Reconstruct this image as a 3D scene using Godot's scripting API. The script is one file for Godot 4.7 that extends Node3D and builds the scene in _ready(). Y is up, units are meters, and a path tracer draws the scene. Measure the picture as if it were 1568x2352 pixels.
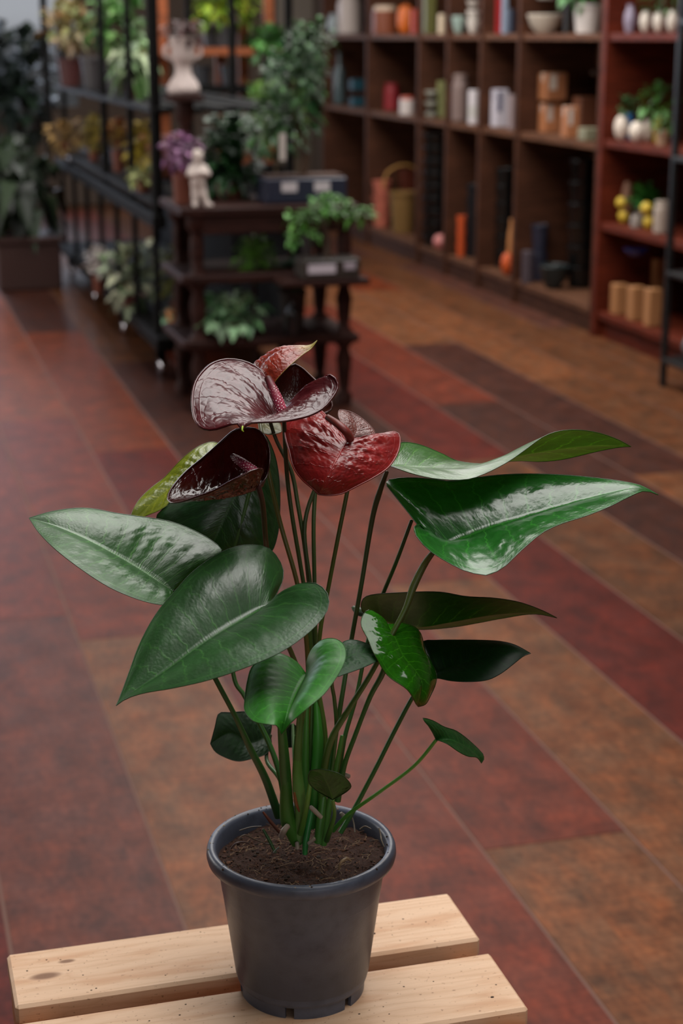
extends Node3D
# A potted anthurium on a small slatted pine stool in a plant shop. The camera is 1.25 m up; floor boards run along z.

const FOCAL := 3850.0          # focal length in pixels of the 1568 x 2352 frame
const PITCH := 0.276137        # camera looks down by 15.82 degrees
const YAW := -0.272673         # and is turned 15.62 degrees to the right of the boards
const EYE := Vector3(0, 1.25, 0)
const STOOL := 0.59            # height of the stool's top
const POT := Vector3(0.262, 0.59, -1.042)
const REACH := 1.074           # distance of the pot's axis ahead of the camera

var used := {}
var mats := {}
var tex := {}

# ---------------------------------------------------------------- pixels to directions
func ray(u: float, v: float) -> Vector3:
	var x := (u - 784.0) / FOCAL
	var t := (v - 1176.0) / FOCAL
	var ahead := cos(PITCH) - t * sin(PITCH)
	var up := -t * cos(PITCH) - sin(PITCH)
	return Vector3(x * cos(YAW) - ahead * sin(YAW), up, -(x * sin(YAW) + ahead * cos(YAW)))

func on_x(u: float, v: float, x: float) -> Vector3:
	var r := ray(u, v)
	return EYE + r * (x / r.x)

func on_y(u: float, v: float, y: float) -> Vector3:
	var r := ray(u, v)
	return EYE + r * ((y - EYE.y) / r.y)

func on_z(u: float, v: float, z: float) -> Vector3:
	var r := ray(u, v)
	return EYE + r * (z / r.z)

func pl(u: float, v: float, w: float) -> Vector3:   # w: metres in front of the pot's axis
	var r := ray(u, v)
	var ahead := -r.x * sin(YAW) - r.z * cos(YAW)
	return EYE + r * ((REACH - w) / ahead)

const CROPS := {"full": [0.0, 0.0, 1.0], "z1": [400.0, 740.0, 2.8], "z2": [0.0, 960.0, 2.24], "z3": [740.0, 960.0, 1.8937], "z4": [440.0, 1420.0, 2.24], "z5": [760.0, 1320.0, 2.9037], "z6": [300.0, 960.0, 3.7333], "z7": [740.0, 0.0, 1.8937], "zb": [500.0, 1580.0, 3.92]}

func pts(crop: String, flat: Array) -> PackedVector3Array:   # x, y, w in millimetres
	var c: Array = CROPS[crop]
	var out := PackedVector3Array()
	for i in range(0, flat.size(), 3):
		out.append(pl(c[0] + flat[i] / c[2], c[1] + flat[i + 1] / c[2], flat[i + 2] * 0.001))
	return out

# ---------------------------------------------------------------- scene helpers
func numbered(called: String) -> String:
	var n: int = used.get(called, -1) + 1
	used[called] = n
	return called if n == 0 else "%s_%03d" % [called, n]

func tag(o: Node3D, label: String, category: String, group := "", kind := "") -> Node3D:
	if label: o.set_meta("label", label)
	if category: o.set_meta("category", category)
	if group: o.set_meta("group", group)
	if kind: o.set_meta("kind", kind)
	return o

func thing(called: String, label: String, category: String, at := Vector3.ZERO, group := "", turn := 0.0) -> Node3D:
	var o := Node3D.new()
	o.name = numbered(called)
	add_child(o)
	o.position = at
	o.rotation.y = turn
	tag(o, label, category, group)
	return o

func put(parent: Node3D, called: String, mesh: Mesh, m: Material) -> MeshInstance3D:
	var o := MeshInstance3D.new()
	o.mesh = mesh
	o.material_override = m
	o.name = numbered(called) if parent == self else called
	parent.add_child(o, true)
	return o

func struct(called: String, mesh: Mesh, m: Material) -> MeshInstance3D:
	var o := put(self, called, mesh, m)
	o.set_meta("kind", "structure")
	return o

func rgb(r: int, g: int, b: int) -> Color:
	return Color(r / 255.0, g / 255.0, b / 255.0)

func mat(c: Color, rough := 0.6, opt := {}) -> StandardMaterial3D:
	var key := str(c) + str(rough) + str(opt)
	if mats.has(key): return mats[key]
	var m := StandardMaterial3D.new()
	m.albedo_color = c
	m.roughness = rough
	m.metallic_specular = opt.get("spec", 0.5)
	m.metallic = opt.get("metal", 0.0)
	if opt.has("tex"):
		m.albedo_texture = tex[opt.tex]
	if opt.has("bump"):
		m.heightmap_enabled = true
		m.heightmap_texture = tex[opt.bump]
		m.heightmap_scale = opt.get("relief", 0.05)
	if opt.has("tri"):
		m.uv1_triplanar = true
		m.uv1_world_triplanar = opt.get("world", false)
		m.uv1_scale = opt.tri
		m.uv1_triplanar_sharpness = 4.0
	if opt.has("back"):
		m.backlight_enabled = true
		m.backlight = opt.back
	if opt.has("coat"):
		m.clearcoat_enabled = true
		m.clearcoat = opt.coat
		m.clearcoat_roughness = opt.get("coat_rough", 0.1)
	if opt.has("colors"):
		m.vertex_color_use_as_albedo = true
	mats[key] = m
	return m

# ---------------------------------------------------------------- textures
func grey_image(w: int, h: int, f: Callable) -> ImageTexture:
	var d := PackedByteArray()
	d.resize(w * h)
	for y in h:
		for x in w:
			d[y * w + x] = clampi(int(255.0 * f.call(float(x) / w, float(y) / h)), 0, 255)
	return ImageTexture.create_from_image(Image.create_from_data(w, h, false, Image.FORMAT_L8, d))

func rgb_image(w: int, h: int, f: Callable) -> ImageTexture:
	var d := PackedByteArray()
	d.resize(w * h * 3)
	var k := 0
	for y in h:
		for x in w:
			var c: Color = f.call(float(x) / w, float(y) / h)
			d[k] = clampi(int(255.0 * c.r), 0, 255)
			d[k + 1] = clampi(int(255.0 * c.g), 0, 255)
			d[k + 2] = clampi(int(255.0 * c.b), 0, 255)
			k += 3
	return ImageTexture.create_from_image(Image.create_from_data(w, h, false, Image.FORMAT_RGB8, d))

func noise(kind: int, freq: float, octaves: int, sd: int) -> FastNoiseLite:
	var n := FastNoiseLite.new()
	n.noise_type = kind
	n.frequency = freq
	n.seed = sd
	n.fractal_octaves = octaves
	if octaves <= 1: n.fractal_type = FastNoiseLite.FRACTAL_NONE
	return n

func noise_tex(freq: float, octaves: int, sd: int, ramp: Array, size := 512, kind := FastNoiseLite.TYPE_SIMPLEX_SMOOTH) -> NoiseTexture2D:
	var t := NoiseTexture2D.new()
	t.width = size
	t.height = size
	t.seamless = true
	t.noise = noise(kind, freq, octaves, sd)
	if ramp:
		var g := Gradient.new()
		g.offsets = PackedFloat32Array(range(ramp.size()).map(func(i): return float(i) / (ramp.size() - 1)))
		g.colors = PackedColorArray(ramp)
		t.color_ramp = g
	return t

func make_textures() -> void:
	# leaf veins: x runs from edge to midrib to edge, y from the leaf's base to its tip
	var cell := noise(FastNoiseLite.TYPE_CELLULAR, 1.0, 1, 5)
	cell.cellular_return_type = FastNoiseLite.RETURN_DISTANCE2_SUB
	var soft := noise(FastNoiseLite.TYPE_SIMPLEX_SMOOTH, 1.0, 3, 9)
	var vein := func(x: float, y: float, n: float) -> float:
		var r := absf(2.0 * x - 1.0)
		var side := 0.37 if x > 0.5 else 0.0
		var p := (y - 0.03 * r * r) * n + side + 0.18 * soft.get_noise_2d(x * 9.0, y * 9.0)
		var d := absf(p - roundf(p)) / n
		var s := exp(-pow(d / 0.0032, 2.0)) * (1.0 - 0.75 * r)
		s = maxf(s, exp(-pow(r / 0.016, 2.0)) * (1.0 - 0.5 * y))
		return maxf(s, (0.6 if n > 10.0 else 0.18) * exp(-pow((r - 0.87) / 0.008, 2.0)))
	tex["leaf"] = rgb_image(512, 768, func(x: float, y: float):
		var s: float = vein.call(x, y, 13.0)
		var n := 0.64 + 0.06 * soft.get_noise_2d(x * 14.0, y * 22.0) + 0.04 * soft.get_noise_2d(x * 90.0, y * 140.0)
		return Color(n * 0.96 + 0.36 * s, n + 0.28 * s, n * 0.96 + 0.20 * s))
	tex["leaf_bump"] = grey_image(512, 768, func(x: float, y: float):
		var r := absf(2.0 * x - 1.0)
		var s: float = vein.call(x, y, 13.0)
		var q := 0.5 + 0.5 * cell.get_noise_2d((x + 0.02 * soft.get_noise_2d(x * 30.0, y * 30.0)) * 22.0, (y - 0.03 * r * r) * 70.0)
		return clampf(0.30 + 0.45 * q * (1.0 - 0.6 * s) + 0.2 * s + 0.10 * soft.get_noise_2d(x * 20.0, y * 64.0), 0.0, 1.0))
	tex["spathe"] = rgb_image(384, 512, func(x: float, y: float):
		var s: float = vein.call(x, y, 8.0)
		var n := 0.84 + 0.10 * soft.get_noise_2d(x * 12.0, y * 16.0)
		return Color(n + 0.16 * s, n * 0.96 + 0.08 * s, n * 0.96 + 0.08 * s))
	tex["spathe_bump"] = grey_image(384, 512, func(x: float, y: float):
		var r := absf(2.0 * x - 1.0)
		var s: float = vein.call(x, y, 8.0)
		var q := 0.5 + 0.5 * cell.get_noise_2d(x * 17.0, (y - 0.03 * r * r) * 26.0)
		return clampf(0.15 + 0.45 * q * (1.0 - s) + 0.55 * s, 0.0, 1.0))
	# pine: long grain in x
	var grain := noise(FastNoiseLite.TYPE_SIMPLEX_SMOOTH, 1.0, 4, 21)
	for k in 3:
		var knots := [[0.07, 0.52, 0.020], [0.12, 0.30, 0.011]] if k == 0 else [[0.55, 1.45, 0.012]]
		tex["pine%d" % k] = rgb_image(1024, 320, func(x: float, y: float):
			var warp := 0.0
			var dark := 0.0
			for q in knots:
				var dx: float = (x - q[0]) * 3.2
				var dy: float = (y - q[1]) * 0.9
				var d := sqrt(dx * dx * 0.30 + dy * dy)
				warp += 1.6 * exp(-d * 9.0) * signf(dy)
				dark += smoothstep(q[2] * 3.6, q[2] * 1.4, d)
			var line := (y * 5.0 + warp + 2.6 * grain.get_noise_2d(x * 0.7 + k * 7.0, y * 1.3 + k * 3.0))
			var ring := 0.45 + 0.55 * pow(absf(sin(line * PI)), 0.5)
			var fine := grain.get_noise_2d(x * 14.0, y * 190.0 + k * 11.0)
			var patch := grain.get_noise_2d(x * 3.0 + 50.0, y * 3.0 + k * 9.0)
			var c := Color(0.80, 0.635, 0.50).lerp(Color(0.90, 0.765, 0.645), ring)
			c = c.lerp(Color(0.82, 0.64, 0.50), clampf(patch * 1.4, 0.0, 0.7))
			c = c * (1.0 + 0.05 * fine)
			var spot := grain.get_noise_2d(x * 60.0 + 9.0, y * 20.0 + 4.0)
			c = c.lerp(Color(0.42, 0.30, 0.22), smoothstep(0.52, 0.62, spot) * 0.5)
			return c.lerp(Color(0.50, 0.36, 0.27), clampf(dark, 0.0, 1.0) * 0.85))
	# floor boards: mottled, stained and fine cross scratches
	var mott := noise(FastNoiseLite.TYPE_SIMPLEX_SMOOTH, 1.0, 5, 33)
	for k in 3:
		tex["board%d" % k] = rgb_image(256, 1024, func(x: float, y: float):
			var a := mott.get_noise_3d(x * 3.0, y * 9.0, k * 5.0)
			var b := mott.get_noise_3d(x * 22.0, y * 40.0, 20.0 + k)
			var c := mott.get_noise_3d(x * 3.0, y * 160.0, 40.0 + k)
			var n := 0.82 + 0.20 * a + 0.16 * b + 0.12 * c
			var warm := 0.14 * mott.get_noise_3d(x * 5.0, y * 12.0, 60.0 + k)
			return Color(n * (1.0 + warm), n, n * (1.0 - warm)))
	tex["soil"] = noise_tex(0.06, 5, 3, [rgb(30, 18, 12), rgb(58, 37, 26), rgb(82, 55, 40), rgb(104, 74, 55)])
	tex["soil_bump"] = noise_tex(0.09, 5, 4, [])
	tex["scuff"] = noise_tex(0.02, 5, 6, [rgb(205, 205, 205), rgb(235, 235, 235), rgb(250, 250, 250), rgb(255, 255, 255)])
	tex["scuff_bump"] = noise_tex(0.12, 3, 7, [])
	tex["wood"] = rgb_image(512, 256, func(x: float, y: float):
		var g := grain.get_noise_2d(x * 5.0, y * 40.0)
		var h := grain.get_noise_2d(x * 2.0 + 9.0, y * 8.0)
		var n := 0.82 + 0.28 * g + 0.18 * h
		return Color(n, n * 0.98, n * 0.96))
	tex["weave"] = grey_image(128, 128, func(x: float, y: float):
		return 0.55 + 0.45 * absf(sin(x * 8.0 * PI) * cos(y * 8.0 * PI)))

# ---------------------------------------------------------------- mesh helpers
func new_st() -> SurfaceTool:
	var st := SurfaceTool.new()
	st.begin(Mesh.PRIMITIVE_TRIANGLES)
	return st

func tri(st: SurfaceTool, a: Vector3, b: Vector3, c: Vector3, n: Vector3) -> void:
	# wound so that the front looks along n
	if (b - a).cross(c - a).dot(n) > 0.0:
		var k := b
		b = c
		c = k
	for p: Vector3 in [a, b, c]:
		st.set_normal(n)
		st.add_vertex(p)

func quad(st: SurfaceTool, a: Vector3, b: Vector3, c: Vector3, d: Vector3, n: Vector3) -> void:
	tri(st, a, b, c, n)
	tri(st, a, c, d, n)

func box(st: SurfaceTool, at: Vector3, size: Vector3, bevel := 0.002, b := Basis.IDENTITY) -> void:
	# a box with chamfered edges
	var h := size * 0.5
	var k := minf(bevel, minf(h.x, minf(h.y, h.z)) * 0.45)
	var i := h - Vector3(k, k, k)
	for ax in 3:
		var e := (ax + 1) % 3
		var g := (ax + 2) % 3
		for s: float in [-1.0, 1.0]:
			var n := Vector3.ZERO
			n[ax] = s
			var q: Array[Vector3] = []
			for t: Array in [[-1, -1], [1, -1], [1, 1], [-1, 1]]:
				var p := Vector3.ZERO
				p[ax] = s * h[ax]
				p[e] = t[0] * i[e]
				p[g] = t[1] * i[g]
				q.append(at + b * p)
			quad(st, q[0], q[1], q[2], q[3], b * n)
			for s2: float in [-1.0, 1.0]:
				var m := Vector3.ZERO
				m[ax] = s
				m[e] = s2
				var a1 := Vector3.ZERO
				a1[ax] = s * h[ax]; a1[e] = s2 * i[e]; a1[g] = -i[g]
				var a2 := a1
				a2[g] = i[g]
				var b1 := a1
				b1[ax] = s * i[ax]; b1[e] = s2 * h[e]
				var b2 := b1
				b2[g] = i[g]
				quad(st, at + b * a1, at + b * a2, at + b * b2, at + b * b1, (b * m).normalized())
	for sx: float in [-1.0, 1.0]:
		for sy: float in [-1.0, 1.0]:
			for sz: float in [-1.0, 1.0]:
				var s := Vector3(sx, sy, sz)
				tri(st, at + b * (s * Vector3(h.x, i.y, i.z)), at + b * (s * Vector3(i.x, h.y, i.z)), at + b * (s * Vector3(i.x, i.y, h.z)), (b * s).normalized())

func box_mesh(size: Vector3, bevel := 0.002, at := Vector3.ZERO) -> ArrayMesh:
	var st := new_st()
	box(st, at, size, bevel)
	return st.commit()

func smooth(p: PackedVector3Array, per := 8) -> PackedVector3Array:
	var out := PackedVector3Array()
	var n := p.size()
	for i in n - 1:
		for k in per:
			out.append(p[i].cubic_interpolate(p[i + 1], p[maxi(i - 1, 0)], p[mini(i + 2, n - 1)], float(k) / per))
	out.append(p[n - 1])
	return out

func resample(p: PackedVector3Array, n: int, power := 1.0) -> PackedVector3Array:
	var along := PackedFloat32Array([0.0])
	for i in range(1, p.size()):
		along.append(along[i - 1] + p[i].distance_to(p[i - 1]))
	var out := PackedVector3Array()
	var k := 0
	for i in n + 1:
		var want := pow(float(i) / n, power) * along[p.size() - 1]
		while k < p.size() - 2 and along[k + 1] < want: k += 1
		var span := maxf(along[k + 1] - along[k], 1e-7)
		out.append(p[k].lerp(p[k + 1], clampf((want - along[k]) / span, 0.0, 1.0)))
	return out

func tube(st: SurfaceTool, path: PackedVector3Array, radii: Array, sides := 8, col := Color.WHITE, col2 := Color.WHITE) -> void:
	# a round stem along a path; radii are spread evenly over it; closed with small domes
	var n := path.size()
	var up := Vector3(0.31, 0.2, 0.93)
	var rings := []
	for i in n:
		var dir := (path[mini(i + 1, n - 1)] - path[maxi(i - 1, 0)]).normalized()
		var e := dir.cross(up).normalized()
		up = e.cross(dir).normalized()
		var t := float(i) / (n - 1) * (radii.size() - 1)
		var a := int(t)
		var r := lerpf(radii[a], radii[mini(a + 1, radii.size() - 1)], t - a)
		rings.append([path[i], e, up, r, dir, col.lerp(col2, float(i) / (n - 1))])
	var first: Array = rings[0]
	var last: Array = rings[n - 1]
	rings.push_front([first[0] - first[4] * first[3] * 0.5, first[1], first[2], first[3] * 0.02, first[4], first[5]])
	rings.append([last[0] + last[4] * last[3] * 0.5, last[1], last[2], last[3] * 0.02, last[4], last[5]])
	for i in rings.size() - 1:
		for k in sides:
			var v := []
			for c: Array in [[i, k], [i + 1, k], [i + 1, k + 1], [i, k + 1]]:
				var g: Array = rings[c[0]]
				var a: float = TAU * c[1] / sides
				var nn: Vector3 = g[1] * cos(a) + g[2] * sin(a)
				if c[0] == 0: nn = -g[4]
				if c[0] == rings.size() - 1: nn = g[4]
				v.append([g[0] + (g[1] * cos(a) + g[2] * sin(a)) * g[3], nn, g[5]])
			for m: int in [0, 2, 1, 0, 3, 2]:
				st.set_color(v[m][2])
				st.set_normal(v[m][1])
				st.add_vertex(v[m][0])

func tube_mesh(path: PackedVector3Array, radii: Array, sides := 8, col := Color.WHITE, col2 := Color.WHITE) -> ArrayMesh:
	var st := new_st()
	tube(st, path, radii, sides, col, col2)
	return st.commit()

func rod(a: Vector3, b: Vector3, r: float, sides := 8) -> ArrayMesh:
	return tube_mesh(PackedVector3Array([a, b]), [r, r], sides)

func lathe(st: SurfaceTool, profile: Array, seg := 32, at := Vector3.ZERO, from := 0.0, to := TAU) -> void:
	# profile: radius, height, ... ; a null starts a new smooth run
	var runs := [[]]
	for p in profile:
		if p == null: runs.append([])
		else: runs[-1].append(p)
	for run: Array in runs:
		var nor := []
		for i in run.size():
			var d: Vector2 = run[mini(i + 1, run.size() - 1)] - run[maxi(i - 1, 0)]
			nor.append(Vector2(d.y, -d.x).normalized())
		for i in run.size() - 1:
			for k in seg:
				var v := []
				for c: Array in [[i, k], [i + 1, k], [i + 1, k + 1], [i, k + 1]]:
					var a: float = lerpf(from, to, float(c[1]) / seg)
					var q: Vector2 = run[c[0]]
					var m: Vector2 = nor[c[0]]
					v.append([at + Vector3(cos(a) * q.x, q.y, sin(a) * q.x), Vector3(cos(a) * m.x, m.y, sin(a) * m.x), Vector2(float(c[1]) / seg, q.y)])
				for m2: int in [0, 2, 1, 0, 3, 2]:
					st.set_uv(v[m2][2])
					st.set_normal(v[m2][1])
					st.add_vertex(v[m2][0])

func lathe_mesh(profile: Array, seg := 24) -> ArrayMesh:
	var st := new_st()
	lathe(st, profile, seg)
	return st.commit()

func ball(st: SurfaceTool, at: Vector3, size: Vector3, seg := 10, col := Color.WHITE) -> void:
	for i in seg:
		for k in seg * 2:
			var v := []
			for c: Array in [[i, k], [i + 1, k], [i + 1, k + 1], [i, k + 1]]:
				var e: float = PI * c[0] / seg
				var a: float = PI * c[1] / seg
				v.append(Vector3(sin(e) * cos(a), cos(e), sin(e) * sin(a)))
			for m: int in [0, 1, 2, 0, 2, 3]:
				var n: Vector3 = v[m]
				st.set_color(col)
				st.set_normal((n / size).normalized())
				st.add_vertex(at + n * size)

func lin(c: Color) -> Color:
	return c.srgb_to_linear()

# ---------------------------------------------------------------- the scene
func _ready() -> void:
	# camera
	var cam := Camera3D.new()
	cam.name = "camera"
	add_child(cam)
	cam.position = EYE
	cam.rotation = Vector3(-PITCH, YAW, 0)
	cam.near = 0.05
	cam.far = 60.0
	var lens := CameraAttributesPhysical.new()
	lens.frustum_focal_length = 12.0 * FOCAL / 1176.0   # 39.3 mm on a sensor 24 mm high
	lens.exposure_aperture = 6.0
	lens.frustum_focus_distance = 1.10
	lens.auto_exposure_enabled = false
	cam.attributes = lens
	cam.fov = rad_to_deg(2.0 * atan(1176.0 / FOCAL))
	cam.current = true
	# sky and exposure
	var env := Environment.new()
	env.background_mode = Environment.BG_SKY
	var sky := Sky.new()
	var sm := ProceduralSkyMaterial.new()
	sm.sky_top_color = rgb(206, 222, 246)
	sm.sky_horizon_color = rgb(236, 240, 248)
	sm.ground_horizon_color = rgb(120, 124, 128)
	sm.ground_bottom_color = rgb(96, 96, 98)
	sm.sky_energy_multiplier = 0.8
	sm.ground_energy_multiplier = 0.5
	sky.sky_material = sm
	env.sky = sky
	env.tonemap_mode = Environment.TONE_MAPPER_LINEAR
	env.tonemap_exposure = 0.80
	env.sdfgi_enabled = true
	env.ssao_enabled = true
	env.ssil_enabled = true
	var we := WorldEnvironment.new()
	we.name = "environment"
	we.environment = env
	add_child(we)
	# daylight through roof lights and windows, and an added fill from the front
	for l: Array in [
		["roof_daylight", Vector3(0.75, 2.98, -1.10), Vector2(1.9, 2.6), Vector3(-PI / 2, 0, 0), 12.5, rgb(255, 250, 245)],
		["roof_daylight", Vector3(1.7, 2.98, -6.8), Vector2(2.0, 5.1), Vector3(-PI / 2, 0, 0), 24.0, rgb(255, 250, 245)],
		["window_daylight", Vector3(-0.065, 1.60, -13.15), Vector2(3.3, 1.6), Vector3(0, PI, 0), 11.0, rgb(224, 234, 255)],
		["side_daylight", Vector3(-3.42, 1.65, -7.0), Vector2(4.2, 1.25), Vector3(0, -PI / 2, 0), 16.0, rgb(255, 250, 245)],
		["added_front_fill", Vector3(0.0, 1.75, 3.25), Vector2(3.0, 1.7), Vector3(0, 0, 0), 2.2, rgb(255, 250, 245)],  # unseen front window, added as fill for the pot
	]:
		var a := AreaLight3D.new()
		a.name = numbered(l[0])
		a.area_size = l[2]
		a.position = l[1]
		a.rotation = l[3]
		a.light_energy = l[4]
		a.light_color = l[5]
		a.shadow_enabled = true
		a.set("area_range", 30.0)
		add_child(a)
	make_textures()
	build_room()
	build_stool()
	build_anthurium()
	build_shelving()
	build_display()

# ---------------------------------------------------------------- stool
func build_stool() -> void:
	var t := thing("slatted_stool", "small pale pine stool of spaced slats under the potted anthurium", "stool", Vector3(0.234, 0, -0.965))
	var long := 0.349
	var rows := [[-1.1425, -1.0685], [-1.048, -0.9695], [-0.949, -0.872], [-0.851, -0.787]]
	for k in rows.size():
		var d: float = rows[k][1] - rows[k][0]
		var extra := 0.006 if k == 2 else 0.0
		var m := mat(rgb(236, 234, 231), 0.62, {"tex": "pine%d" % (k % 3), "tri": Vector3(1.0 / long, 13.0, 1.0 / d), "spec": 0.4})
		m.uv1_offset = Vector3(0.5, 0.21 * k, 0.5)
		var s := put(t, "slat", box_mesh(Vector3(long + extra, 0.016, d), 0.0022), m)
		s.position = Vector3(extra * 0.5, STOOL - 0.008, (rows[k][0] + rows[k][1]) * 0.5 + 0.965)
	var dm := mat(rgb(214, 168, 128), 0.7, {"tex": "pine2", "tri": Vector3(5, 5, 5)})
	for sx: float in [-1, 1]:
		var r := put(t, "rail", box_mesh(Vector3(0.022, 0.034, 0.352), 0.002), dm)
		r.position = Vector3(sx * 0.162, STOOL - 0.016 - 0.017, 0.0)
		for sz: float in [-1, 1]:
			var leg := put(t, "leg", box_mesh(Vector3(0.032, 0.55, 0.036), 0.002), dm)
			leg.position = Vector3(sx * 0.135, 0.2751, sz * 0.145)
	for sz: float in [-1, 1]:
		var r := put(t, "stretcher", box_mesh(Vector3(0.24, 0.03, 0.018), 0.002), dm)
		r.position = Vector3(0, 0.18, sz * 0.145)
	# specks of soil fallen on the slats
	var st := new_st()
	var rng := RandomNumberGenerator.new()
	rng.seed = 11
	for k in 60:
		var row: Array = rows[rng.randi() % 2]
		var p := Vector3(rng.randf_range(0.07, 0.40), STOOL, rng.randf_range(row[0] + 0.004, row[1] - 0.004))
		if Vector2(p.x - POT.x, p.z - POT.z).length() < 0.048: continue
		var s := rng.randf_range(0.0002, 0.0006) * (2.0 if k % 12 == 0 else 1.0)
		ball(st, p, Vector3(s * 1.5, s * 0.7, s), 3)
	tag(put(self, "soil_specks", st.commit(), mat(rgb(52, 38, 30), 0.9)), "tiny dark specks of soil scattered on the pine slats", "soil", "", "stuff")

# ---------------------------------------------------------------- room
func build_room() -> void:
	var floor_node := struct("floor", box_mesh(Vector3(7.4, 0.1, 17.0), 0.001, Vector3(0.0, -0.0512, -4.9)), mat(rgb(112, 82, 71), 0.85))
	# boards, seen from the stool outwards: rows across, each with its own butt joints
	var tints := {"mauve": rgb(112, 60, 46), "tan": rgb(132, 82, 52), "red": rgb(120, 55, 37), "grey": rgb(100, 62, 50), "orange": rgb(132, 66, 38), "brown": rgb(114, 71, 45), "deep": rgb(104, 38, 27), "dark": rgb(82, 47, 37), "rust": rgb(126, 60, 34)}
	var fixed := {-1: [[99.0, "deep"]], 0: [[3.6, "mauve"], [99.0, "mauve"]], 1: [[3.42, "tan"], [5.64, "red"], [99.0, "orange"]], 2: [[2.86, "red"], [5.11, "deep"], [7.39, "rust"], [99.0, "dark"]], 3: [[2.28, "tan"], [4.53, "red"], [6.6, "dark"], [99.0, "brown"]],
		4: [[1.3, "tan"], [3.6, "tan"], [5.8, "red"], [99.0, "brown"]], 5: [[1.9, "brown"], [4.1, "deep"], [6.0, "dark"], [99.0, "brown"]], 6: [[2.5, "tan"], [4.7, "brown"], [7.0, "deep"], [99.0, "brown"]], 7: [[3.2, "brown"], [5.5, "dark"], [7.8, "red"], [99.0, "brown"]], 8: [[2.2, "brown"], [4.4, "tan"], [6.66, "dark"], [99.0, "tan"]], 9: [[3.4, "tan"], [5.8, "brown"], [8.2, "tan"], [99.0, "rust"]], 10: [[2.6, "brown"], [5.0, "tan"], [7.3, "brown"], [99.0, "rust"]], 11: [[3.6, "brown"], [6.9, "brown"], [99.0, "grey"]]}
	var meshes := {}
	var rng := RandomNumberGenerator.new()
	rng.seed = 8
	var names := tints.keys()
	for k in range(-14, 13):
		var x := 0.119 + 0.25075 * (k + 0.5)
		var ends := [-3.4]
		var cols := []
		if fixed.has(k):
			var at: float = fixed[k][0][0]
			if at < 90.0:
				while at - 2.25 > -3.2: at -= 2.25
				while at < fixed[k][0][0] - 0.01:
					ends.append(at)
					cols.append(fixed[k][0][1])
					at += 2.25
			for e: Array in fixed[k]:
				if e[0] < 90.0:
					ends.append(e[0])
					cols.append(e[1])
			var far: String = fixed[k][-1][1]
			at = ends[-1] + 2.25
			while at < 13.0:
				ends.append(at)
				cols.append(far if rng.randf() < 0.6 else ["brown", "red", "grey"][rng.randi() % 3])
				at += 2.25
			cols.append(far)
		else:
			var at := -3.4 + rng.randf_range(0.5, 2.2)
			while at < 13.0:
				ends.append(at)
				cols.append(names[rng.randi() % names.size()])
				at += 2.25
			cols.append(names[rng.randi() % names.size()])
		ends.append(13.3)
		for i in ends.size() - 1:
			var long: float = snappedf(ends[i + 1] - ends[i] - 0.0015, 0.0005)
			if long < 0.05: continue
			if not meshes.has(long):
				meshes[long] = box_mesh(Vector3(0.2458, 0.02, long), 0.0006)
			var m := mat(tints[cols[mini(i, cols.size() - 1)]], 0.48, {"tex": "board%d" % rng.randi_range(0, 2), "tri": Vector3(3.1, 1.0, 0.8), "world": true, "spec": 0.22})
			var p := put(floor_node, "plank", meshes[long], m)
			p.position = Vector3(x, -0.0100, -(ends[i] + ends[i + 1]) * 0.5)
	var plaster := mat(rgb(98, 84, 74), 0.9)
	# ceiling with two glazed roof lights
	var cm := mat(rgb(86, 78, 72), 0.9)
	var st := new_st()
	for q: Array in [[-3.6, -0.25, -13.4, 3.6], [2.75, 3.7, -13.4, 3.6], [-0.25, 2.75, 0.25, 3.6], [1.75, 2.75, -2.45, 0.25], [-0.25, 2.75, -4.2, -2.45], [-0.25, 0.65, -9.4, -4.2], [-0.25, 2.75, -13.4, -9.4]]:
		box(st, Vector3((q[0] + q[1]) * 0.5, 3.08, (q[2] + q[3]) * 0.5), Vector3(q[1] - q[0], 0.16, q[3] - q[2]), 0.0005)
	struct("ceiling", st.commit(), cm)
	struct("wall_right", box_mesh(Vector3(0.15, 3.0, 17.0), 0.001, Vector3(3.53, 1.5, -4.9)), plaster)
	st = new_st()
	box(st, Vector3(-3.53, 1.5, -0.65), Vector3(0.15, 3.0, 8.5), 0.001)
	box(st, Vector3(-3.53, 1.5, -11.25), Vector3(0.15, 3.0, 4.3), 0.001)
	box(st, Vector3(-3.53, 0.5, -7.0), Vector3(0.15, 1.0, 4.2), 0.001)
	box(st, Vector3(-3.53, 2.65, -7.0), Vector3(0.15, 0.7, 4.2), 0.001)
	struct("wall_left", st.commit(), plaster)
	st = new_st()
	box(st, Vector3(-2.5, 1.5, 3.4), Vector3(1.9, 3.0, 0.15), 0.001)
	box(st, Vector3(2.5, 1.5, 3.4), Vector3(1.9, 3.0, 0.15), 0.001)
	box(st, Vector3(0, 0.42, 3.4), Vector3(3.1, 0.84, 0.15), 0.001)
	box(st, Vector3(0, 2.83, 3.4), Vector3(3.1, 0.34, 0.15), 0.001)
	struct("wall_front", st.commit(), plaster)
	st = new_st()
	box(st, Vector3(-2.6, 1.5, -13.3), Vector3(1.7, 3.0, 0.15), 0.001)
	box(st, Vector3(2.54, 1.5, -13.3), Vector3(1.84, 3.0, 0.15), 0.001)
	box(st, Vector3(-0.065, 2.72, -13.3), Vector3(3.37, 0.56, 0.15), 0.001)
	box(st, Vector3(-0.065, 0.37, -13.3), Vector3(3.37, 0.74, 0.15), 0.001)
	struct("wall_back", st.commit(), plaster)
	# glazing
	var glass := mat(Color(0.9, 0.95, 1.0, 0.06), 0.02)
	glass.transparency = BaseMaterial3D.TRANSPARENCY_ALPHA
	var frame := mat(rgb(34, 30, 28), 0.5)
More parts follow.
